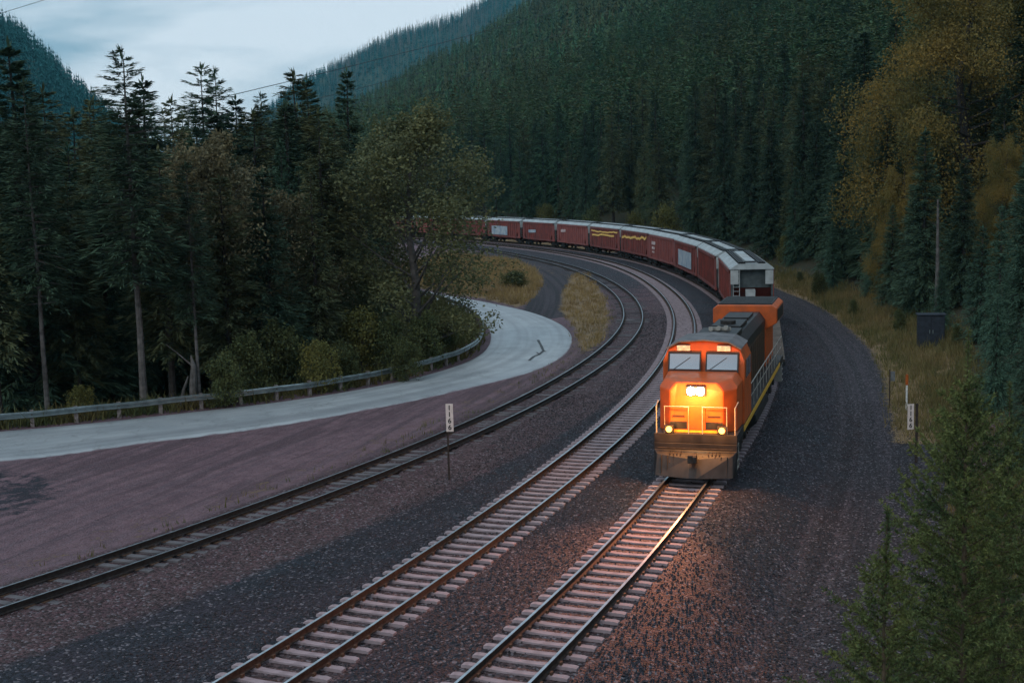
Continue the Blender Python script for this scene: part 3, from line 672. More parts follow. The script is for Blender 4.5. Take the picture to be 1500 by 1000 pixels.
b = MB(); b.prism([(-1.4, .95), (1.4, .95), (1.45, .6), (1.1, .32), (-1.1, .32), (-1.45, .6)], -2.7, 2.7, 'x'); b.build('fuel_tank', M_lblack, loco, bevel=.05)
for s in (-1, 1):                                    # walkway rails
    b = MB(); xs = np.linspace(-9.9, 5.4, 12)
    for x in xs: b.tube([(x, s*1.45, 1.62), (x, s*1.45, 2.65)], .022, 6)
    b.tube([(x, s*1.45, 2.65) for x in (-9.9, 5.4)], .024, 6); b.tube([(x, s*1.45, 2.15) for x in (-9.9, 5.4)], .015, 6)
    b.build('handrail', M_rail, loco)
    b = MB(); b.tube([(10.2, s*1.42, .5), (10.22, s*1.42, 2.6), (9.6, s*1.46, 2.7)], .026, 6); b.tube([(10.2, s*1.12, 1.62), (10.2, s*1.12, 2.6), (10.2, s*.25, 2.6), (10.2, s*.25, 1.62)], .022, 6); b.build('grab_rail', M_rail, loco)
bogie(loco, 6.6, (-1.85, 0, 1.85), .53); bogie(loco, -6.6, (-1.85, 0, 1.85), .53); coupler(loco, 11.1, 1); coupler(loco, -11.1, -1)
NOSE_TH = math.asin((44.2-128.6)/258.9); LOCO_TH = NOSE_TH+9.9*DTH
place(loco, LOCO_TH)
# the headlight's beam, plus added fill lights hung ahead of the nose
def lamp(kind, name, loc, energy, colr, size, **k):
    d = bpy.data.lights.new(name, kind); d.energy = energy; d.color = colr; d.shadow_soft_size = size
    for a_, v in k.items(): setattr(d, a_, v)
    o = bpy.data.objects.new(name, d); COL.objects.link(o); o.parent = loco; o.location = loc; return o
for s in (-1, 1):
    sp = lamp('SPOT', 'headlight_beam', (10.25, s*.165, 3.16), 3600, (1, .32, .15), .12, spot_size=R(60), spot_blend=1.0); sp.rotation_euler = (Matrix.Rotation(R(-8), 3, 'Z') @ Matrix.Rotation(R(-90+8), 3, 'Y')).to_euler()
    lamp('POINT', 'nose_fill_light', (10.9, s*.3, 3.1), 300, (1, .36, .07), .12)  # added lamp in the air before the nose, turns its front orange
    lamp('POINT', 'pilot_fill_light', (10.75, s*.95, 1.85), 40, (1, .33, .05), .08)  # added low lamp, spreads the orange glow over pilot and plough

# flat car between the locomotive and the hoppers
flat = empty('flat_car'); tag(flat, 'long low empty flat car coupled behind the locomotive', 'flat car')
b = MB(); b.box(-12.5, 12.5, -1.45, 1.45, 1.0, 1.14); b.build('deck', mat('worn_deck_planks', (.10, .075, .06), .9, 0, .3, 2.2), flat, bevel=.02)
b = MB()
for s in (-1, 1): b.prism([(-12.5, .998), (12.5, .998), (12.5, .80), (8, .55), (-8, .55), (-12.5, .80)], *sorted((s*1.25, s*1.45)), 'y')
b.box(-12.4, 12.4, -.3, .3, .60, .998); b.build('side_sill', M_lblack, flat)
bogie(flat, 9.6, (-.9, .9), .46); bogie(flat, -9.6, (-.9, .9), .46); coupler(flat, 13.4, 1); coupler(flat, -13.4, -1)
DTH = 1/258.9
place(flat, LOCO_TH+(11.15+13.45)*DTH)

# covered hopper wagons
M_red = mat('oxide_red_paint', (.25, .055, .044), .55, 0, .3, 1.1, var2=(.135, .042, .036), bump=.05, bscale=4)
M_red2 = mat('faded_red_paint', (.30, .085, .07), .6, 0, .25, .9, var2=(.20, .06, .055))
M_rf = mat('pale_grey_wagon_roof', (.42, .46, .47), .45, .15, .14, 1.5)
M_end = mat('dark_grey_wagon_end', (.07, .085, .09), .6, .1, .25, 2)
M_grey = mat('galvanised_grey_end', (.40, .42, .42), .6, .1, .15, 2)
def make_hopper(red, name='covered_hopper'):
    root = empty(name); Lb = 7.72; W = 1.58; EV = 3.98
    b = MB(); side = [(-W, 1.25), (-W, EV), (W, EV), (W, 1.25)]
    # body: vertical sides between the end slopes
    b.loft([[(-Lb+.55, p, q) for p, q in ((-W, 2.7), (-W, EV), (W, EV), (W, 2.7))], [(-Lb+1.9, p, q) for p, q in ((-W, 1.25), (-W, EV), (W, EV), (W, 1.25))],
            [(Lb-1.9, p, q) for p, q in ((-W, 1.25), (-W, EV), (W, EV), (W, 1.25))], [(Lb-.55, p, q) for p, q in ((-W, 2.7), (-W, EV), (W, EV), (W, 2.7))]])
    for s in (-1, 1):
        for k in range(14): x = -6.2+k*12.4/13; b.box(x-.05, x+.05, *sorted((s*(W+.001), s*(W+.075))), 1.3, EV-.28)
        b.box(-Lb+.5, Lb-.5, *sorted((s*(W+.001), s*(W+.10))), EV-.27, EV-.02); b.box(-Lb, Lb, *sorted((s*(W-.1), s*(W+.05))), 1.0, 1.248)
        for e in (-1, 1): # end posts and triangular side plates
            xa, xb = sorted((e*(Lb-.02), e*(Lb-1.05))); b.box(xa, xb, *sorted((s*(W-.04), s*(W+.03))), 1.25, EV-.28)
    body = b.build('body', red, root, bevel=.015)
    b = MB(); rp = [(-W-.04, EV+.003), (W+.04, EV+.003), (W+.02, EV+.09), (1.02, EV+.42), (-1.02, EV+.42), (-W-.02, EV+.09)]
    b.prism(rp, -Lb-.02, Lb+.02, 'x')
    for k in range(11): x = -6.9+k*1.38; b.prism([(-W-.03, EV+.095), (-1.03, EV+.428), (1.03, EV+.428), (W+.03, EV+.095), (W+.03, EV+.115), (1.03, EV+.45), (-1.03, EV+.45), (-W-.03, EV+.115)], x-.03, x+.03, 'x')
    rf = b.build('roof', M_rf, root, bevel=.02)
    for k in range(3):
        b = MB(); b.box(-6.4+k*4.4, -2.4+k*4.4, -.36, .36, EV+.452, EV+.56); b.build('hatch', M_rf if k != 1 else M_grey, rf, bevel=.03)
    b = MB()
    for s in (-1, 1):
        for j in range(3): b.box(-Lb, Lb, s*(.56+.17*j)-.05, s*(.56+.17*j)+.05, EV+.53, EV+.56)
        for k in range(24): x = -Lb+.1+k*.665; b.box(x-.02, x+.02, s*.73-.27, s*.73+.27, EV+.43, EV+.528)
    for e in (-1, 1):
        for k in range(4): x = e*(7.5-.32*k); b.box(x-.06, x+.06, -.5, .5, EV+.53, EV+.56)
    b.build('running_board', M_lblack, rf)
    for e in (-1, 1):
        b = MB(); xe = e*(Lb-.56)
        b.prism([(-W+.06, 2.6), (W-.06, 2.6), (W-.06, EV), (-W+.06, EV)], *sorted((xe, xe+e*.04)), 'x')
        for s in (-1, 1): b.box(*sorted((xe+e*.041, xe+e*.56)), *sorted((s*1.42, s*1.53)), 1.25, EV)
        b.build('end_panel', M_end, root)
        b = MB()
        for s in (-1, 1): b.box(*sorted((xe+e*.57, xe+e*.60)), *sorted((s*.98, s*1.56)), 2.9, EV-.05)
        b.build('corner_plate', M_grey, root)
        b = MB()
        for k in range(8): b.box(*sorted((e*(Lb-.03), e*(Lb+.01))), -1.36, -.9, 1.4+.32*k, 1.43+.32*k)
        for yy in (-1.36, -.9): b.box(*sorted((e*(Lb-.04), e*(Lb-.031))), yy-.025, yy+.025, 1.2, EV+.1)
        b.box(*sorted((e*(Lb-.5), e*Lb)), -.45, .25, 2.0, 2.5); b.build('end_ladder', M_lblack if e < 0 else M_grey, root)
        b = MB(); b.box(*sorted((e*(Lb-1.4), e*Lb)), -1.4, 1.4, 1.0, 1.16); b.box(*sorted((e*(Lb-2.2), e*(Lb-.1))), -.25, .25, .7, .999); b.build('end_platform', M_lblack, root)
    for k in (-3.4, 0, 3.4):
        b = MB(); b.loft([[(k-1.55, -1.45, 1.245), (k+1.55, -1.45, 1.245), (k+1.55, 1.45, 1.245), (k-1.55, 1.45, 1.245)], [(k-.4, -.7, .5), (k+.4, -.7, .5), (k+.4, .7, .5), (k-.4, .7, .5)]]); b.build('hopper_chute', red, root)
    bogie(root, 6.1, (-.88, .88), .46); bogie(root, -6.1, (-.88, .88), .46); coupler(root, 8.2, 1); coupler(root, -8.2, -1)
    return root
M_pale = mat('pale_graffiti_paint', (.46, .50, .52), .6, 0, .25, 1.1, var2=(.25, .33, .42))
M_pale2 = mat('faded_white_lettering_paint', (.60, .46, .44), .65, 0, .3, 3)
M_gold = mat('golden_light_trail_paint', (1.0, .62, .16), .3, 0, .12, 5, spec=.6)  # stands in for light trails on the wagon sides, painted as yellow strokes
def side_mark(root, name, strokes, m, y=-1.0):
    b = MB(); Y = -1.672
    for (pts, w_) in strokes:
        for (x0, z0), (x1, z1) in zip(pts[:-1], pts[1:]):
            b.add([(x0, Y, z0-w_), (x1, Y, z1-w_), (x1, Y, z1+w_), (x0, Y, z0+w_), (x0, Y+.02, z0-w_), (x1, Y+.02, z1-w_), (x1, Y+.02, z1+w_), (x0, Y+.02, z0+w_)], [(0,1,2,3), (4,7,6,5), (0,4,5,1), (3,2,6,7), (0,3,7,4), (1,5,6,2)])
    return b.build(name, m, root)
protoA = make_hopper(M_red); protoB = make_hopper(M_red2)
th_w = LOCO_TH+(11.15+26.9+.05)*DTH; PITCHW = 16.6*DTH
rdm = random.Random(11)
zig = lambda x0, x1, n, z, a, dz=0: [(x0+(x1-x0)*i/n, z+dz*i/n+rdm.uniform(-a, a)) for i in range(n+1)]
WL = ['dark red covered hopper with pale grey end, coupled right behind the flat car',
 'dark red covered hopper with plain ribbed side, second of the hoppers',
 'red covered hopper with large pale blue graffiti panel on its side',
 'faded red covered hopper with two small white smudges of lettering',
 'red covered hopper with one golden wavy light trail painted along its side',
 'red covered hopper with a double golden light trail painted along its upper side',
 'rusty red covered hopper with one faint pale mark, left of the golden light trails',
 'red covered hopper with white lettering patch at mid side, near the cottonwood',
 'red covered hopper with a large white panel, beside the cottonwood leaves']
for i in range(15):
    tA = th_w+(i+.5)*PITCHW
    w_ = (protoA if i == 0 else protoB if i == 3 else copy_tree(protoB if i in (6, 10, 13) else protoA))
    if i == 0: hopA = w_
    place(w_, tA)
    tag(w_, WL[i] if i < 9 else 'red covered hopper mostly hidden behind the big cottonwood by the road', 'hopper wagon', 'covered hopper wagons of the train')
# marks are added after copying so that each wagon keeps its own
wag = sorted([o for o in COL.objects if o.name.startswith('covered_hopper')], key=lambda o: math.atan2(o.location.y-C0[1], o.location.x-C0[0]))
S = 1                                                # inner side of the curve
def marks(i, name, strokes, m):
    o = side_mark(wag[i], name, strokes, m); o.scale.y = 1
    return o
inner = lambda i: wag[i]
marks(2, 'graffiti_panel', [([(-4.2, 2.3), (4.6, 2.3)], .85)], M_pale)
marks(2, 'graffiti_letters', [([(-3+k*1.25, 1.75), (-2.5+k*1.25, 2.9), (-2.1+k*1.25, 1.8)], .12) for k in range(6)], mat('graffiti_blue', (.12, .22, .32), .6)).location.y = .012
marks(3, 'lettering', [([(-5.6, 3.0), (-3.2, 3.0)], .2), ([(-5.4, 2.4), (-3.6, 2.4)], .16), ([(-5.2, 1.9), (-3.9, 1.9)], .1)], M_pale2)
marks(4, 'golden_light_trail', [(zig(-6.8, 6.6, 16, 3.0, .16, .35), .15)], M_gold)
marks(5, 'golden_light_trail', [(zig(-6.6, 6.9, 14, 3.35, .10, .12), .10), (zig(-6.2, 5.2, 10, 2.75, .1, .25), .13)], M_gold)
marks(6, 'lettering', [([(-5.4, 2.9), (-3.0, 2.95)], .22)], M_pale2)
marks(7, 'lettering', [([(-4.6, 2.4), (-1.0, 2.5)], .25)], M_pale)
marks(8, 'white_panel', [([(-5.5, 2.2), (2.0, 2.2)], .8)], M_pale)

# ------------------------------------------------------------------ trees
def kites(base, dirv, length, width, nrm_):
    """leaf or twig shaped quads"""
    d = dirv/np.linalg.norm(dirv, axis=1)[:, None]; s = np.cross(d, nrm_); s /= (np.linalg.norm(s, axis=1)[:, None]+1e-9)
    Lr = length[:, None]; W_ = width[:, None]
    return np.stack([base, base+d*Lr*.45+s*W_, base+d*Lr, base+d*Lr*.45-s*W_], 1)
def conifer(seed, H, Rm, cb, whorls, per, tw, droop, top_up, shape=.9, gap=.0, tl=.34, wid=.16, lift=0, hang=.25):
    rs = np.random.RandomState(seed); out = []; limbs = MB()
    for k in range(whorls):
        t_ = (k+rs.uniform(.1, .9))/whorls; z0 = H*(cb+(1-cb)*t_*.985); u = 1-t_
        prof = (u**shape)*(.55+.45*min(1, (t_+.12)/.28))*(1+.0*u)
        for j in range(per if u > .2 else max(3, per-2)):
            if rs.rand() < gap: continue
            a = rs.uniform(0, 6.283); L_ = Rm*prof*rs.uniform(.62, 1.18)+.22; sl = -droop*u+top_up*(1-u)+rs.normal(0, .09)
            n = max(4, int(tw*(.35+.65*min(1, L_/Rm)))); s = np.sort(rs.uniform(.12, 1, n)); s[-1] = 1
            rad = np.array([math.cos(a), math.sin(a), 0]); side = np.array([-math.sin(a), math.cos(a), 0])
            zc = sl*s*L_+lift*(s**2)*L_-.10*L_*s*s*(1 if u > .3 else 0)
            P_ = rad[None]*(s*L_)[:, None]+np.array([0, 0, z0])[None]; P_[:, 2] += zc+rs.normal(0, .014*H*.6, n)*np.clip(u*2.2, .15, 1)
            sg = np.where(np.arange(n) % 2, 1, -1); sp = rs.uniform(.5, 1.1, n)*(1-s*.75)
            d = rad[None]*rs.uniform(.6, 1, n)[:, None]+side[None]*(sg*sp)[:, None]; d[:, 2] += sl*.6-hang*rs.uniform(.2, 1.4, n)+rs.normal(0, .15, n)
            ln = (tl*L_*(1-.55*s)+.25)*rs.uniform(.7, 1.25, n); nr = np.tile([0, 0, 1.], (n, 1))+rs.normal(0, .45, (n, 3))
            out.append(kites(P_, d, ln, wid*(.5+.5*ln/ln.max())*rs.uniform(.7, 1.2, n), nr))
            if k % 2 == 0 and L_ > 1: limbs.tube([(0, 0, z0), tuple(P_[int(n*.6)])], [.045, .012], 3)
    n = 8; P_ = np.zeros((n, 3)); P_[:, 2] = H*rs.uniform(.955, .99, n)
    d = rs.normal(0, .25, (n, 3)); d[:, 2] = 1; out.append(kites(P_, d, np.full(n, H*.03), np.full(n, .06), rs.normal(0, 1, (n, 3))))
    return np.concatenate(out), limbs
def trunk_mesh(limbs, H, r0, m, name, lean=.01, seed=0, top=.97):
    rs = random.Random(seed); pts = [(rs.uniform(-1, 1)*lean*H*.3*(k/7), rs.uniform(-1, 1)*lean*H*.3*(k/7), -.6+(H*top+.6)*k/7) for k in range(8)]
    limbs.tube(pts, [r0*(1.25 if k == 0 else 1)*(1-k/7)**.85+.02 for k in range(8)], 8); me_ = bpy.data.meshes.new(name); me_.from_pydata(limbs.v, [], limbs.f); me_.materials.append(m); return me_
def leafy(seed, H, Rm, limbs_n, clump, leaf, m_crown, base=.22, upright=.9, droop=.5, lw=.3, slim=1.0, cr_=.33):
    """broadleaf tree: trunk, limbs, and leaves in clumps round the limb ends"""
    rs = np.random.RandomState(seed); b = MB(); cl = []
    tp = [(rs.normal(0, .012)*H*(k/5), rs.normal(0, .012)*H*(k/5), -.5+(H*.86+.5)*k/5) for k in range(6)]; b.tube(tp, [H*.017*(1-.17*k) for k in range(6)], 8)
    for i in range(limbs_n):
        t_ = base+(.95-base)*(i+rs.uniform(.2, .8))/limbs_n; a = i*2.4+rs.normal(0, .4); o = np.array([0, 0, H*t_*.86])
        L_ = Rm*(1.0-.55*max(0, (t_-.45)/.55))*(.65+.35*min(1, (t_-base+.1)/.2))*rs.uniform(.75, 1.15)
        d = np.array([math.cos(a), math.sin(a), upright*rs.uniform(.5, 1.3)*(.45+t_)]); d /= np.linalg.norm(d); e = o+d*L_*np.array([slim, slim, 1]); mid = (o+e)/2+[0, 0, -.04*L_]
        b.tube([tuple(o), tuple(mid), tuple(e)], [.006*H*(1.1-t_), .004*H*(1.1-t_), .012], 5)
        for j in range(rs.randint(3, 6)):
            s = rs.uniform(.35, 1); q = o*(1-s)+e*s; dd = d*.5+rs.normal(0, .55, 3); f = q+dd/np.linalg.norm(dd)*L_*rs.uniform(.2, .48); b.tube([tuple(q), tuple(f)], [.018, .006], 3); cl.append((f, cr_*L_*rs.uniform(.5, 1.05)+.25))
        cl.append((e, .9*cr_*L_+.3))
    out = []
    for c, rad in cl:
        n = int(clump*rs.uniform(.5, 1.3)); p = rs.normal(0, 1, (n, 3)); p *= (rs.uniform(.15, 1, n)**.5/np.linalg.norm(p, axis=1))[:, None]*rad; p[:, 2] *= 1.15
        p[:, 2] -= droop*.25*np.hypot(p[:, 0], p[:, 1]); d = rs.normal(0, 1, (n, 3)); d[:, 2] -= droop; ln = leaf*rs.uniform(.6, 1.4, n)
        out.append(kites(c+p, d, ln, ln*lw, rs.normal(0, 1, (n, 3))))
    return np.concatenate(out), b
F_spr = mat('spruce_needles', (.072, .115, .068), .8, 0, .3, .8, var2=(.046, .080, .054), island=.4, trans=.12, spec=.15)
F_oli = mat('larch_needles_olive', (.135, .138, .062), .8, 0, .3, .7, var2=(.084, .110, .062), island=.4, trans=.18, spec=.15)
F_blu = mat('fir_needles_bluish', (.078, .140, .092), .8, 0, .3, .9, var2=(.052, .100, .068), island=.4, trans=.12, spec=.15)
F_hill = mat('hillside_needles', (.052, .105, .058), .8, 0, .3, .6, var2=(.044, .074, .044), island=.35, trans=.12, spec=.15)
F_cot = mat('cottonwood_leaves', (.20, .20, .085), .75, 0, .3, .5, var2=(.12, .14, .07), island=.35, trans=.25)
F_cot2 = mat('turning_cottonwood_leaves', (.19, .155, .08), .75, 0, .3, .5, var2=(.115, .11, .066), island=.5, trans=.25)
F_gold = mat('golden_leaves', (.25, .165, .045), .8, 0, .3, .35, var2=(.12, .115, .042), island=.18, trans=.25, spec=.15)
F_bush = mat('bush_leaves', (.085, .095, .036), .8, 0, .3, .8, var2=(.07, .09, .035), island=.5, trans=.25)
F_bushy = mat('yellowing_bush_leaves', (.16, .145, .04), .8, 0, .3, .8, var2=(.11, .12, .04), island=.5, trans=.25)
F_sap = mat('young_larch_needles', (.15, .17, .055), .8, 0, .3, 1.2, var2=(.055, .085, .038), island=.5, trans=.25, spec=.15)
M_bark = mat('dark_bark', (.055, .048, .046), .95, 0, .3, 3, bump=.5, bscale=8)
M_bark2 = mat('pale_grey_bark', (.115, .105, .10), .95, 0, .3, 3, bump=.5, bscale=8)
class Kind: pass
KIND = {}
def reg(key, name, cat, crown_q, fol, limbs, H, r0, bark, lean=.01, trunk=True):
    k = Kind(); k.name, k.cat, k.H = name, cat, H
    k.crown = quads_mesh('crown', crown_q, [fol])
    k.trunk = trunk_mesh(limbs, H, r0, bark, 'trunk', lean, len(KIND)) if trunk else None
    if not trunk: k.trunk = bpy.data.meshes.new('trunk'); k.trunk.from_pydata(limbs.v, [], limbs.f); k.trunk.materials.append(bark)
    KIND.setdefault(key, []).append(k)
for s in range(3):
    q, l_ = conifer(10+s, 20, 3.1, .04, 66, 8, 64, .42, .45, tl=.17, wid=.05); reg('spruce', 'spruce_tree', 'spruce', q, F_spr, l_, 20, .24, M_bark)
for s in range(3):
    q, l_ = conifer(20+s, 20, 2.7, .10+.06*s, 58, 7, 60, .15, .35, shape=.62, gap=.12, tl=.18, wid=.045); reg('larch', 'larch_tree', 'larch', q, F_oli, l_, 20, .20, M_bark)
for s in range(2):
    q, l_ = conifer(30+s, 20, 2.2, .36, 60, 5, 52, .10, .30, shape=.55, gap=.12, tl=.2, wid=.045, hang=.15); reg('pine', 'pine_tree', 'pine', q, F_spr, l_, 20, .15, M_bark2)
for s in range(2):
    q, l_ = conifer(40+s, 20, 3.7, .02, 60, 8, 64, .38, .5, tl=.16, wid=.055); reg('fir', 'fir_tree', 'fir', q, F_blu, l_, 20, .26, M_bark)
for s in range(4):
    q, l_ = conifer(50+s, 20, 2.6, .10+.05*s, 44, 7, 30, .32, .4, tl=.24, wid=.07); reg('hill', 'conifer_tree', 'conifer', q, F_hill if s % 2 == 0 else F_oli if s == 3 else F_spr, l_, 20, .22, M_bark)
q, l_ = leafy(61, 16, 4.6, 36, 200, .16, None, base=.08, upright=1.7, droop=.5, cr_=.205); reg('cotton', 'cottonwood_tree', 'cottonwood', q, F_cot, l_, 16, .2, M_bark2, trunk=False)
q, l_ = leafy(62, 16, 4.4, 24, 230, .18, None, base=.2, upright=1.0, droop=.4); reg('cotton2', 'cottonwood_tree', 'cottonwood', q, F_cot2, l_, 16, .2, M_bark, trunk=False)
q, l_ = leafy(63, 16, 3.9, 22, 220, .18, None, base=.2, upright=1.0, droop=.4); reg('cotton2', 'cottonwood_tree', 'cottonwood', q, F_cot2, l_, 16, .2, M_bark, trunk=False)
for s in range(2):
    q, l_ = leafy(66+s, 24, 6.6, 52, 520, .165, None, base=.06, upright=.42, droop=1.0, lw=.24, cr_=.25); reg('gold', 'golden_tree', 'broadleaf tree', q, F_gold, l_, 24, .3, M_bark, trunk=False)
for s in range(2):
    q, l_ = leafy(70+s, 3, 1.05, 14, 90, .13, None, base=.02, upright=1.0, droop=.3); reg('bush', 'bush', 'bush', q, F_bush, l_, 3, .05, M_bark, trunk=False)
    q, l_ = leafy(74+s, 3, 1.0, 14, 80, .12, None, base=.02, upright=1.1, droop=.2); reg('bushy', 'bush', 'bush', q, F_bushy, l_, 3, .05, M_bark, trunk=False)
tr = random.Random(3)
def plant(key, x, y, h, label, cat=None, group=None, wide=1.0, var=None, sink=0):
    ks = KIND[key]; k = ks[tr.randrange(len(ks)) if var is None else var % len(ks)]; s = h/k.H
    root = empty(k.name, (x, y, gz(x, y)-sink), tr.uniform(0, 6.28)); tag(root, label, cat or k.cat, group); root.scale = (s*wide, s*wide, s)
    link('trunk', k.trunk, root); link('crown', k.crown, root); return root
def plant_px(key, px, topy, d, label, **k):
    x, y, z = at(px, topy, d); return plant(key, x, y, max(1.0, z-gz(x, y)), label, **k)
occupied = []
# left forest, trees one can tell apart
for a_ in [('spruce', 12, 62, 68, 'broad dark spruce at the left edge, tallest of its corner', 1.5), ('larch', 62, 128, 82, 'olive conifer right of the broad spruce at the left edge', 1.3),
 ('pine', 34, 118, 63.2, 'slim conifer with bare pale trunk rising close behind the guardrail at far left', 1.0), ('pine', 272, 235, 64.2, 'slim conifer whose pale trunk rises left of the broken snag', 1.0), ('pine', 178, 70, 63.6, 'tall sparse conifer with ragged crown and long bare pale trunk behind the guardrail', 1.3), ('spruce', 208, 112, 84, 'dense dark conifer just right of the tall ragged one', 1.35),
 ('pine', 294, 96, 100, 'left one of two thin see-through pines against the sky', 1.2), ('pine', 314, 100, 103, 'right one of two thin see-through pines against the sky', 1.0),
 ('spruce', 344, 140, 104, 'dark pointed conifer right of the two thin pines', 1.3), ('pine', 381, 134, 132, 'thin wispy small pine top against the sky', .9),
 ('larch', 430, 104, 98, 'olive brown larch left of the tall dark conifer on the skyline', 1.3), ('spruce', 449, 112, 101, 'round topped conifer between the olive larch and the dark skyline tree', 1.1),
 ('spruce', 507, 99, 94, 'tall dense dark conifer standing up against the blue mountain', 1.0), ('fir', 410, 204, 80, 'small bluish fir between the brown cottonwoods, taller of two', .7),
 ('fir', 437, 240, 82, 'small bluish fir, shorter of the two beside each other', .7), ('larch', 250, 142, 95, 'olive larch behind the large brown cottonwood', 1.1),
 ('larch', 105, 160, 90, 'olive larch left of the tall ragged conifer', 1.2), ('larch', 135, 142, 105, 'pointed conifer touching the foot of the left hill', 1.1)]:
    o = plant_px(*a_[:4], a_[4], group='conifers of the forest left of the road', wide=a_[5]); occupied.append(tuple(o.location[:2]))
for a_ in [('cotton', 598, 146, 80, 'big green brown cottonwood standing in the bend of the road', 1.4, 0), ('cotton2', 292, 172, 72, 'large brownish cottonwood behind the guardrail left of the bend', 1.0, 0), ('cotton2', 392, 262, 76, 'lower brown cottonwood right of the large one, leaning over bushes', 1.15, 1), ('cotton2', 232, 255, 88, 'brownish tree just left of the large brown cottonwood', 1.1, 1), ('cotton2', 470, 250, 90, 'brown broadleaf tree beside the shorter bluish fir', 1.1, 0), ('cotton2', 62, 318, 74, 'small reddish brown broadleaf tree deep in the dark left forest', .8, 1), ('cotton2', 540, 262, 96, 'olive broadleaf tree half hidden behind the bend cottonwood', 1.1, 1)]:
    o = plant_px(*a_[:4], a_[4], group='broadleaf trees left of the tracks', wide=a_[5], var=a_[6]); occupied.append(tuple(o.location[:2]))
for px, d, r_, h in ((30, 63, .2, 12), (275, 66, .2, 9)):
    pass
# bulk of the left forest
cnt = 0; guard = 0
while cnt < 92 and guard < 4000:
    guard += 1; d = 62+85*tr.random()**1.3; px = tr.uniform(-70, 560); x, y = at(px, 300, d)[:2]
    if float(sdist(np.array([x]), np.array([y]), WOOD_POLY)[0]) < 2.5 or any((x-a)**2+(y-b_)**2 < 5.5 for a, b_ in occupied): continue
    cap = np.interp(px, [-70, 40, 150, 230, 330, 420, 470, 560], [100, 150, 165, 160, 165, 160, 165, 215]); 
    if d < 80 and min(abs(px-q_) for q_ in (33, 180, 273)) < 34: continue
    topy = cap+tr.uniform(-12, 75)+(d < 75)*45
    o = plant_px(tr.choice(['spruce', 'larch', 'larch', 'larch', 'hill', 'hill', 'fir'] if d > 74 else ['larch', 'fir', 'hill', 'spruce']), px, topy, d, 'dark conifer in the dense shadowy stand behind the guardrail', group='dense conifers behind the guardrail', wide=tr.uniform(1.0, 1.4)); occupied.append((x, y)); cnt += 1
# bushes behind the guardrail
for i, (px, by, ty, d, key, lab) in enumerate([(365, 575, 494, 66, 'bush', 'large green bush behind the guardrail below the brown cottonwood'), (330, 590, 520, 63, 'bush', 'round green bush beside the broken snag'), (468, 560, 500, 67, 'bushy', 'yellow green bush behind the guardrail, brightest in the row'),
   (415, 570, 478, 68, 'bush', 'tall loose bush left of the yellow green one'), (530, 545, 455, 74, 'bushy', 'yellowish bush left of the bend cottonwood trunk'), (570, 550, 470, 74, 'bush', 'green bush hiding the foot of the bend cottonwood'), (620, 540, 462, 75, 'bush', 'green bush right of the cottonwood trunk inside the bend'), (650, 520, 472, 80, 'bush', 'low bush nearest the inner bend of the guardrail'), (560, 440, 400, 100, 'bushy', 'bush between the road and the cottonwood at the back'), (505, 470, 395, 86, 'bush', 'dark bush under the trees left of the bend'), (595, 560, 500, 70, 'bush', 'low bush close behind the guardrail before the bend'), (505, 560, 505, 69, 'bush', 'olive bush between two yellowish bushes'), (120, 605, 565, 63, 'bushy', 'small weedy bush behind the guardrail at the left'), (755, 430, 398, 132, 'bush', 'dark low bush on the dry grass knoll')]):
    x, y = at(px, by, d)[:2]; z = gz(x, y); top = at(px, ty, d)[2]; o = plant(key, x, y, max(1.0, top-z), lab, group='bushes along the road', wide=2.2 if px == 755 else .95)
# broken snag
x, y = at(283, 580, 64)[:2]; root = empty('tree_snag', (x, y, gz(x, y))); tag(root, 'broken splintered tree snag standing behind the guardrail', 'snag')
b = MB(); b.tube([(0, 0, -.5), (.03, 0, 1.2), (.1, .05, 2.1), (.0, 0, 2.7)], [.24, .2, .15, .03], 8); b.build('trunk', M_bark2, root)
b = MB(); b.tube([(-.75, -.2, -.3), (-.45, -.1, .9), (-.2, 0, 1.6)], [.1, .09, .05], 6); b.tube([(0, 0, 2.2), (-.8, .1, 2.9), (-1.3, .1, 3.3)], [.05, .03, .015], 5); b.build('broken_limb', M_bark2, root)
# right hand forest edge
right = [('spruce', 1130, 176, 160, 'pointed spruce at the forest edge above the hopper roof', 1.2), ('fir', 1165, 244, 150, 'smaller bluish fir between two taller spruces behind the train', .9), ('spruce', 1196, 172, 148, 'tall slim spruce right of the smaller bluish fir', 1.1), ('spruce', 1237, 188, 128, 'tall spruce left of the golden tree', 1.25),
 ('spruce', 1100, 150, 178, 'tall spruce directly above the wagon bend', 1.1), ('spruce', 1060, 140, 187, 'slim spruce left of the one above the wagon bend', 1.0), ('spruce', 1018, 118, 200, 'very slim spruce with bare lower trunk behind the hoppers', .9), ('spruce', 1300, 150, 116, 'dark spruce tucked behind the golden tree branches', 1.2),
 ('spruce', 1356, 188, 96, 'black green spruce in front of the golden tree, left of two', 1.15), ('spruce', 1414, 232, 92, 'black green spruce in front of the golden tree, right of two', 1.2), ('fir', 1468, 300, 72, 'dark fir at the right edge below the golden foliage', .9), ('fir', 1510, 200, 62, 'big dark conifer cut by the right edge of view', .9), ('fir', 1462, 430, 58, 'low dark fir right of the young larch tip', 1.0), ('spruce', 1215, 110, 165, 'tall spruce standing behind the slim pair', 1.2), ('fir', 1515, 420, 46, 'low dark fir at the right edge beside the young larch', 1.0)]
for a_ in right:
    o = plant_px(*a_[:4], a_[4], group='conifers of the forest right of the train', wide=a_[5]); occupied.append(tuple(o.location[:2]))
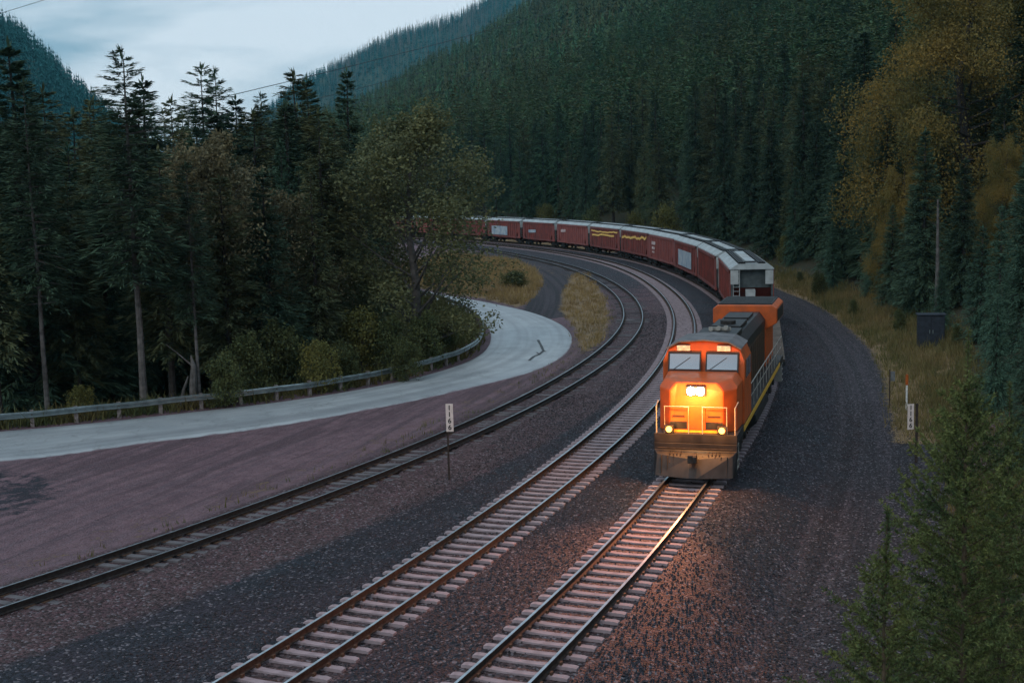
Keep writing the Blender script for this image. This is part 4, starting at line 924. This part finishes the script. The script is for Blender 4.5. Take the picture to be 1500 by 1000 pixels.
for px, ty, d, kd, lab in ((1262, 262, 124, 'spruce', 'narrow spruce in front of the lower golden tree'), (1284, 318, 112, 'fir', 'short dark fir at the edge of the grass bank'), (1308, 300, 104, 'spruce', 'dark spruce left of the pale bare trunk, over the grass bank'), (1338, 270, 100, 'spruce', 'tall black green spruce next to the pale bare trunk'), (1380, 388, 85.5, 'fir', 'small dark fir behind the blue grey cabinet'), (1440, 330, 78, 'fir', 'dense dark fir right of the pale bare trunk'), (1220, 330, 124, 'fir', 'small fir on the upper grass bank behind the locomotive')):
    o = plant_px(kd, px, ty, d, lab, group='conifers of the forest right of the train', wide=1.2); occupied.append(tuple(o.location[:2]))
for px, ty, d, lab, wd_, v in ((1425, -150, 112, 'huge golden tree filling the upper right corner', 1.15, 0), (1325, 222, 108, 'lower golden tree reaching left over the forest edge', .85, 1), (1475, 180, 96, 'golden tree at the right edge behind dark conifers', .7, 0)):
    o = plant_px('gold', px, ty, d, lab, group='golden leaved trees', wide=wd_, var=v); occupied.append(tuple(o.location[:2]))
x, y = at(1372, 400, 87)[:2]; root = empty('tree_snag', (x, y, gz(x, y))); tag(root, 'thin pale bare trunk standing among dark spruces at the right', 'snag'); zt = at(1372, 292, 87)[2]-gz(x, y)
b = MB(); b.tube([(0, 0, -.4), (.05, 0, zt*.5), (0, 0, zt)], [.16, .13, .07], 8); b.build('trunk', M_bark2, root)
b = MB(); b.tube([(0, 0, zt*.6), (.5, .1, zt*.63)], [.03, .01], 4); b.tube([(0, 0, zt*.8), (-.4, .1, zt*.83)], [.03, .01], 4); b.build('branch_stub', M_bark2, root)
for px, ty, d, key, lab in ((1150, 345, 152, 'bushy', 'pale yellow green bush left of the verge behind the train'), (1200, 400, 120, 'bush', 'round green bush on the verge right of the pale one'), (1172, 408, 134, 'bush', 'low bush between two verge bushes'), (1250, 440, 103, 'bush', 'dull bush where the verge meets the spruces'), (975, 302, 190, 'bushy', 'yellow green bush behind the graffiti hopper'), (930, 312, 205, 'bushy', 'paler bush behind the hopper with white smudges'), (868, 306, 228, 'bush', 'green bush behind the hoppers with golden light trails'), (800, 300, 246, 'bushy', 'yellowish bush behind the far hoppers'), (1318, 455, 90, 'bush', 'dark bush beside the blue grey cabinet'), (1402, 480, 80, 'bush', 'leafy bush right of the blue grey cabinet')):
    x, y, z = at(px, ty, d); plant(key, x, y, max(1.2, z-gz(x, y)), lab, group='bushes along the verge', wide=.8)
# conifers at the foot of the mountain side
cnt = 0; guard = 0
while cnt < 142 and guard < 9000:
    guard += 1; d = tr.uniform(62, 345); px = tr.uniform(490, 1540); x, y = at(px, 300, d)[:2]; t_, r_ = polar(x, y); s = float(r_-rA(t_))
    if s < (14 if d > 150 else 16) or s > (46 if d > 110 else 60) or any((x-a)**2+(y-b_)**2 < 9.5 for a, b_ in occupied): continue
    if px > 1230 and d < 58: continue
    h = tr.uniform(15, 26)*(.8 if s < 18 else 1)*(.75 if d < 110 else 1); near_ = d < 150
    o = plant(tr.choice(['spruce', 'spruce', 'fir', 'larch']) if near_ else tr.choice(['hill', 'hill', 'spruce', 'larch']), x, y, h, 'dark conifer in the dense wood right of the access track' if near_ else 'conifer in the packed forest rising behind the hopper wagons', cat='conifer', group='conifers beside the access track' if near_ else 'conifers at the foot of the mountain side', wide=tr.uniform(.9, 1.25)); occupied.append((x, y)); cnt += 1

# young larches close to the camera
def sapling(seed, H, Rm, n_br, step):
    rs = np.random.RandomState(seed); b = MB(); out = []
    for i in range(n_br):
        t_ = (i/n_br)**.85; z0 = H*(.04+.86*t_); u = 1-t_; a = i*2.399+rs.normal(0, .3); L_ = Rm*(u**1.0)*rs.uniform(.7, 1.15)+.15
        up = .75*(1-u)**.7+.10+rs.normal(0, .08)
        pts = []; m_ = 7
        for k in range(m_):
            s = k/(m_-1); pts.append((math.cos(a)*L_*s, math.sin(a)*L_*s, z0+L_*(up*s-.35*s*s*u+.22*s**3)))
        b.tube(pts, [.016*(1-.8*k/(m_-1))*(L_/Rm+.35) for k in range(m_)], 4)
        lines = [np.array(pts)]
        for j in range(int(3.2*L_)+1):                  # side shoots
            s = rs.uniform(.25, .95); q = np.array([np.interp(s, np.linspace(0, 1, m_), np.array(pts)[:, c]) for c in range(3)]); sg = 1 if j % 2 else -1
            dv = np.array([math.cos(a+sg*.8), math.sin(a+sg*.8), rs.normal(-.05, .25)]); l2 = L_*(1-s*.8)*rs.uniform(.2, .45)+.08
            ln_ = np.array([q, q+dv*l2*.55+[0, 0, -.02], q+dv*l2+[0, 0, -.06*l2]]); b.tube([tuple(p) for p in ln_], [.005, .004, .002], 3); lines.append(ln_)
        for ln_ in lines:
            sl_ = np.r_[0, np.cumsum(np.linalg.norm(np.diff(ln_, axis=0), axis=1))]; n = max(3, int(sl_[-1]/step)); s = rs.uniform(.06, 1, n)*sl_[-1]
            P_ = np.stack([np.interp(s, sl_, ln_[:, c]) for c in range(3)], 1); d = rs.normal(0, 1, (n, 3))+(ln_[-1]-ln_[0])/(np.linalg.norm(ln_[-1]-ln_[0])+1e-6)*1.0
            out.append(kites(P_, d, rs.uniform(.05, .09, n), np.full(n, .0115), rs.normal(0, 1, (n, 3))))
    P_ = np.zeros((420, 3)); P_[:, 2] = H*rs.uniform(.84, 1.0, 420); d = rs.normal(0, 1, (420, 3)); d[:, 2] += .8; out.append(kites(P_, d, np.full(420, .085), np.full(420, .009), rs.normal(0, 1, (420, 3))))
    b.tube([(0, 0, -.4), (.03, 0, H*.4), (0, .03, H*.75), (0, 0, H)], [.085*H/9, .055*H/9, .025*H/9, .006], 8)
    return np.concatenate(out), b
for i, (px, ty, d, Rr, nb, lab) in enumerate(((1419, 482, 20, 3.3, 190, 'young green larch with thin upright tip filling the lower right corner'), (1300, 742, 17, 2.1, 120, 'shorter young larch at the bottom edge left of the tall one'), (1480, 560, 24, 2.3, 110, 'young larch half behind the tall one at the right edge'))):
    x, y, z = at(px, ty, d); g = gz(x, y); H = z-g; q, b = sapling(90+i, H, Rr, nb, .0065)
    root = empty('young_larch', (x, y, g), i*1.3); tag(root, lab, 'young larch', 'young larches in the foreground'); b.build('trunk', mat('sapling_bark', (.10, .075, .05), .9) if i == 0 else bpy.data.materials['sapling_bark'], root); link('crown', quads_mesh('crown', q, [F_sap]), root)
for i, (px, py, d, h, lab) in enumerate(((1345, 800, 21, 1.6, 'leafy green weed bush between the young larches and the milepost'), (1440, 900, 17, 2.0, 'dark bush under the tall young larch'))):
    x, y = at(px, py, d)[:2]; plant('bush', x, y, h, lab, group='bushes in the lower right corner', wide=1.0)

# ------------------------------------------------------------------ far forest and mountains
def lowpoly_forest(name, x, y, h, mat_, label, seed, tiers=7, per=5, wide=.13, zf=None, wk=.3, cat='forest'):
    rs = np.random.RandomState(seed); n = len(x); z = (zf or ground_z)(x, y); Q = []; tint = rs.uniform(0, 1, n); T = []
    for k in range(tiers):
        t_ = k/tiers; u = 1-t_
        for j in range(per):
            a = rs.uniform(0, 6.283, n); L_ = h*wide*(u**.8)*rs.uniform(.7, 1.25, n)+.25; zz = z+h*(.10+.86*t_+rs.uniform(-.03, .03, n))
            rx, ry = np.cos(a), np.sin(a); wq = L_*wk
            base = np.stack([x, y, zz+h*.07], -1); tip = np.stack([x+rx*L_, y+ry*L_, zz-L_*.28*u], -1)
            m1 = np.stack([x+rx*L_*.6-ry*wq, y+ry*L_*.6+rx*wq, zz-L_*.05], -1); m2 = np.stack([x+rx*L_*.6+ry*wq, y+ry*L_*.6-rx*wq, zz-L_*.05], -1)
            Q.append(np.stack([base, m1, tip, m2], 1)); T.append(tint)
    for j in range(2):
        a = j*1.57; w_ = h*.012; dx, dy = math.cos(a)*w_, math.sin(a)*w_
        Q.append(np.stack([np.stack([x-dx, y-dy, z-.5], -1), np.stack([x+dx, y+dy, z-.5], -1), np.stack([x+dx*.1, y+dy*.1, z+h], -1), np.stack([x-dx*.1, y-dy*.1, z+h], -1)], 1)); T.append(tint*.4)
    o = link(name, quads_mesh(name, np.concatenate(Q), [mat_], extra=np.concatenate(T))); return tag(o, label, cat, kind='stuff')
F_far = mat('far_forest_needles', (.058, .140, .070), .85, 0, .25, .012, var2=(.075, .098, .044), trans=.1, spec=.1, tintattr='tint', coord='Object')
for f_, c_ in ((F_far, (.085, .072, .032)),):
    t = f_.node_tree; a_ = next(q for q in t.nodes if q.type == 'ATTRIBUTE'); mx_ = t.nodes.new('ShaderNodeMix'); mx_.data_type = 'RGBA'; mr_ = t.nodes.new('ShaderNodeMapRange'); mr_.inputs[1].default_value = .62; mr_.inputs[2].default_value = 1.0; mr_.inputs[4].default_value = .8
    wn_ = t.nodes.new('ShaderNodeMath'); wn_.operation = 'PINGPONG'; wn_.inputs[1].default_value = .13; t.links.new(a_.outputs['Fac'], wn_.inputs[0]); mr_.inputs[1].default_value = .03; mr_.inputs[2].default_value = .12; t.links.new(wn_.outputs[0], mr_.inputs[0])
    b_ = t.nodes['Principled BSDF']; s_ = b_.inputs['Base Color'].links[0].from_socket; t.links.new(mr_.outputs[0], mx_.inputs[0]); t.links.new(s_, mx_.inputs[6]); mx_.inputs[7].default_value = (*c_, 1); t.links.new(mx_.outputs[2], b_.inputs['Base Color'])
F_blue = mat('haze_blue_forest_needles', (.022, .105, .105), .85, 0, .2, .01, trans=.1, spec=.1, tintattr='tint')  # blue green haze of distance put into the needle colour
rs = np.random.RandomState(77)
n = 60000; d = np.sqrt(rs.uniform(90**2, 1330**2, n)); a_ = rs.uniform(R(-13), R(26), n); x, y = np.sin(a_)*d, np.cos(a_)*d; t_, r_ = polar(x, y); s = r_-rA(t_)
keep = (s > np.where(d > 110, 44, 58)) & (rs.rand(n) < np.clip(.92-(d-300)/2600, .35, 1)); x, y, d = x[keep], y[keep], d[keep]
cell = np.round(np.c_[x, y]/(4.8+d[:, None]*.0024)).astype(np.int64); _, ui = np.unique(cell[:, 0]*100003+cell[:, 1], return_index=True); x, y, d = x[ui], y[ui], d[ui]
nr = d < 560
print('FOREST', nr.sum(), (~nr).sum())
def replica_forest(name, x, y, h, mats, label, seed, variants):
    rs = np.random.RandomState(seed); z = ground_z(x, y); which = rs.randint(0, len(variants), len(x)); mi = (rs.rand(len(x)) < .3).astype(int); Q = []; M_ = []; T = []
    for v_, q in enumerate(variants):
        for j in np.where(which == v_)[0]:
            a_ = rs.uniform(0, 6.28); c, s_ = math.cos(a_), math.sin(a_); k = h[j]/20; w_ = k*rs.uniform(1.0, 1.6)
            Q.append(np.stack([(q[..., 0]*c-q[..., 1]*s_)*w_+x[j], (q[..., 0]*s_+q[..., 1]*c)*w_+y[j], q[..., 2]*k+z[j]], -1).astype(np.float32)); T.append(np.full(len(q), rs.rand())); M_.append(np.full(len(q), mi[j]))
    o = link(name, quads_mesh(name, np.concatenate(Q), mats, mi=np.concatenate(M_), extra=np.concatenate(T))); return tag(o, label, 'forest', kind='stuff')
VAR = [conifer(200+s, 20, 2.5, .08+.05*s, 26, 6, 6, .30, .4, tl=.34, wid=.13)[0] for s in range(4)]
replica_forest('forest', x[nr], y[nr], rs.uniform(18, 31, nr.sum()), [F_far, F_far], 'dense conifer forest climbing the mountain side above the train', 1, VAR)
lowpoly_forest('forest', x[~nr], y[~nr], rs.uniform(15, 25, (~nr).sum()), F_far, 'upper conifer forest reaching the mountain skyline at the top right', 2, tiers=10, per=5, wide=.18)
n = 2600; d = np.sqrt(rs.uniform(118**2, 560**2, n)); a_ = rs.uniform(R(-30), R(-6.5), n); x, y = np.sin(a_)*d, np.cos(a_)*d; t_, r_ = polar(x, y)
keep = (r_-rC(t_) < -14) & (sdist(x, y, np.vstack([road_near[::8], road_far[::-8]])) < -5)
keep &= sdist(x, y, WOOD_POLY) > 8
x, y, d = x[keep], y[keep], d[keep]
h = np.minimum(rs.uniform(13, 21, len(x)), np.interp(d, [118, 560], [17, 24]))
lowpoly_forest('forest', x, y, h, F_far, 'valley forest seen in the gaps behind the left hand trees', 3, tiers=10, per=5)
def ridge(name, az, el, D, depth, th_, nforest, fmat, label, seed, hgt):
    az = np.radians(az); el = np.radians(el)
    def zf(x, y):
        dd = np.hypot(x, y); q = np.arctan2(x, y); top = D*np.tan(np.interp(q, az, el))+CAM_H-th_; u = (dd-D)/depth
        return np.where(u < 0, top*np.exp(-(u*1.25)**2)-4, top*np.exp(-(u*.9)**2)-4)+8*lump(x, y, .006, seed)*np.clip(top/60, 0, 1)
    A = np.linspace(az[0], az[-1], 90); DD = np.linspace(D-depth*1.9, D+depth*1.4, 60); AA, D2 = np.meshgrid(A, DD, indexing='ij'); x, y = np.sin(AA)*D2, np.cos(AA)*D2; z = zf(x, y)
    b = MB(); b.v = [tuple(p) for p in np.c_[x.ravel(), y.ravel(), z.ravel()]]; b.f = [(i*60+j, (i+1)*60+j, (i+1)*60+j+1, i*60+j+1) for i in range(89) for j in range(59)]; b.m = [0]*len(b.f)
    tag(b.build(name, mat(name+'_soil', (.05, .065, .045), .95, 0, .3, .01), smooth_=True), kind='structure')
    r_ = np.random.RandomState(seed); a_ = r_.uniform(az[0], az[-1], nforest); d_ = D+depth*(.08-1.3*r_.uniform(0, 1, nforest)**1.25); x, y = np.sin(a_)*d_, np.cos(a_)*d_
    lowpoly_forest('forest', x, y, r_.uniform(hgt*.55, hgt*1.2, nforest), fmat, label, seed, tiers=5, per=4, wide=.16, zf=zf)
    return zf
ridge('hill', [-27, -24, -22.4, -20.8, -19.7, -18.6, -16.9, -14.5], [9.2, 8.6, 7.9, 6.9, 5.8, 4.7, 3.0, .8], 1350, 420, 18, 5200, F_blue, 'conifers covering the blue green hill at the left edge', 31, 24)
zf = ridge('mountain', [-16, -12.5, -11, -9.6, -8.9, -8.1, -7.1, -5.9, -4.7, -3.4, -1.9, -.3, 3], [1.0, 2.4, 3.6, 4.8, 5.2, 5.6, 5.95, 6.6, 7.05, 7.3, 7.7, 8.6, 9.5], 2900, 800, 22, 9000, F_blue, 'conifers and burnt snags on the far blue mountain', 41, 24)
# burnt snags on the far crest
n = 900; a_ = np.radians(rs.uniform(-8, 0, n)); d_ = 2900+800*(.05-.5*rs.uniform(0, 1, n)**2); x, y = np.sin(a_)*d_, np.cos(a_)*d_; z = zf(x, y); h = rs.uniform(18, 34, n); w_ = .55
Q = np.concatenate([np.stack([np.stack([x-w_, y, z-1], -1), np.stack([x+w_, y, z-1], -1), np.stack([x+.2, y, z+h], -1), np.stack([x-.2, y, z+h], -1)], 1), np.stack([np.stack([x, y-w_, z-1], -1), np.stack([x, y+w_, z-1], -1), np.stack([x, y+.2, z+h], -1), np.stack([x, y-.2, z+h], -1)], 1)])
tag(link('burnt_snags', quads_mesh('burnt_snags', Q, [mat('burnt_wood', (.20, .18, .17), .9)])), 'bare burnt trunks along the far mountain crest', 'forest', kind='stuff')

# power lines across the valley
M_wire = mat('power_wire', (.03, .03, .035), .6)
def wire(p0, p1, sag, r_, label):
    a_, c_ = np.array(at(*p0)), np.array(at(*p1)); b = MB(); pts = []
    for k in range(25):
        t_ = k/24; q = a_*(1-t_)+c_*t_; q = q-[0, 0, sag*4*t_*(1-t_)]; pts.append(tuple(q))
    b.tube(pts, r_, 6); tag(b.build('power_line', M_wire), label, 'power line', 'power lines')
wire((-260, 100, 150), (300, -72, 210), 0, .035, 'single power line crossing the sky in the upper left corner')
wire((200, 172, 300), (820, 15, 520), 1.0, .10, 'upper power line sagging in front of the far mountain')
wire((230, 200, 300), (830, 48, 520), 1.0, .08, 'middle power line below the upper one before the far mountain')
wire((230, 214, 300), (830, 74, 520), 1.0, .06, 'lowest thin power line before the far mountain')

# haze filling the valley air
b = MB(); b.box(-4200, 4200, -450, 4300, -45, 700); hz = b.build('haze', [])
mh = bpy.data.materials.new('valley_haze'); mh.use_nodes = True; t = mh.node_tree; t.nodes.clear()
vo = t.nodes.new('ShaderNodeVolumePrincipled'); vo.inputs['Color'].default_value = (.25, .74, .92, 1); vo.inputs['Density'].default_value = .00008; vo.inputs['Anisotropy'].default_value = .1
oo = t.nodes.new('ShaderNodeOutputMaterial'); t.links.new(vo.outputs[0], oo.inputs['Volume']); hz.data.materials.append(mh); tag(hz, kind='stuff'); hz.display_type = 'WIRE'
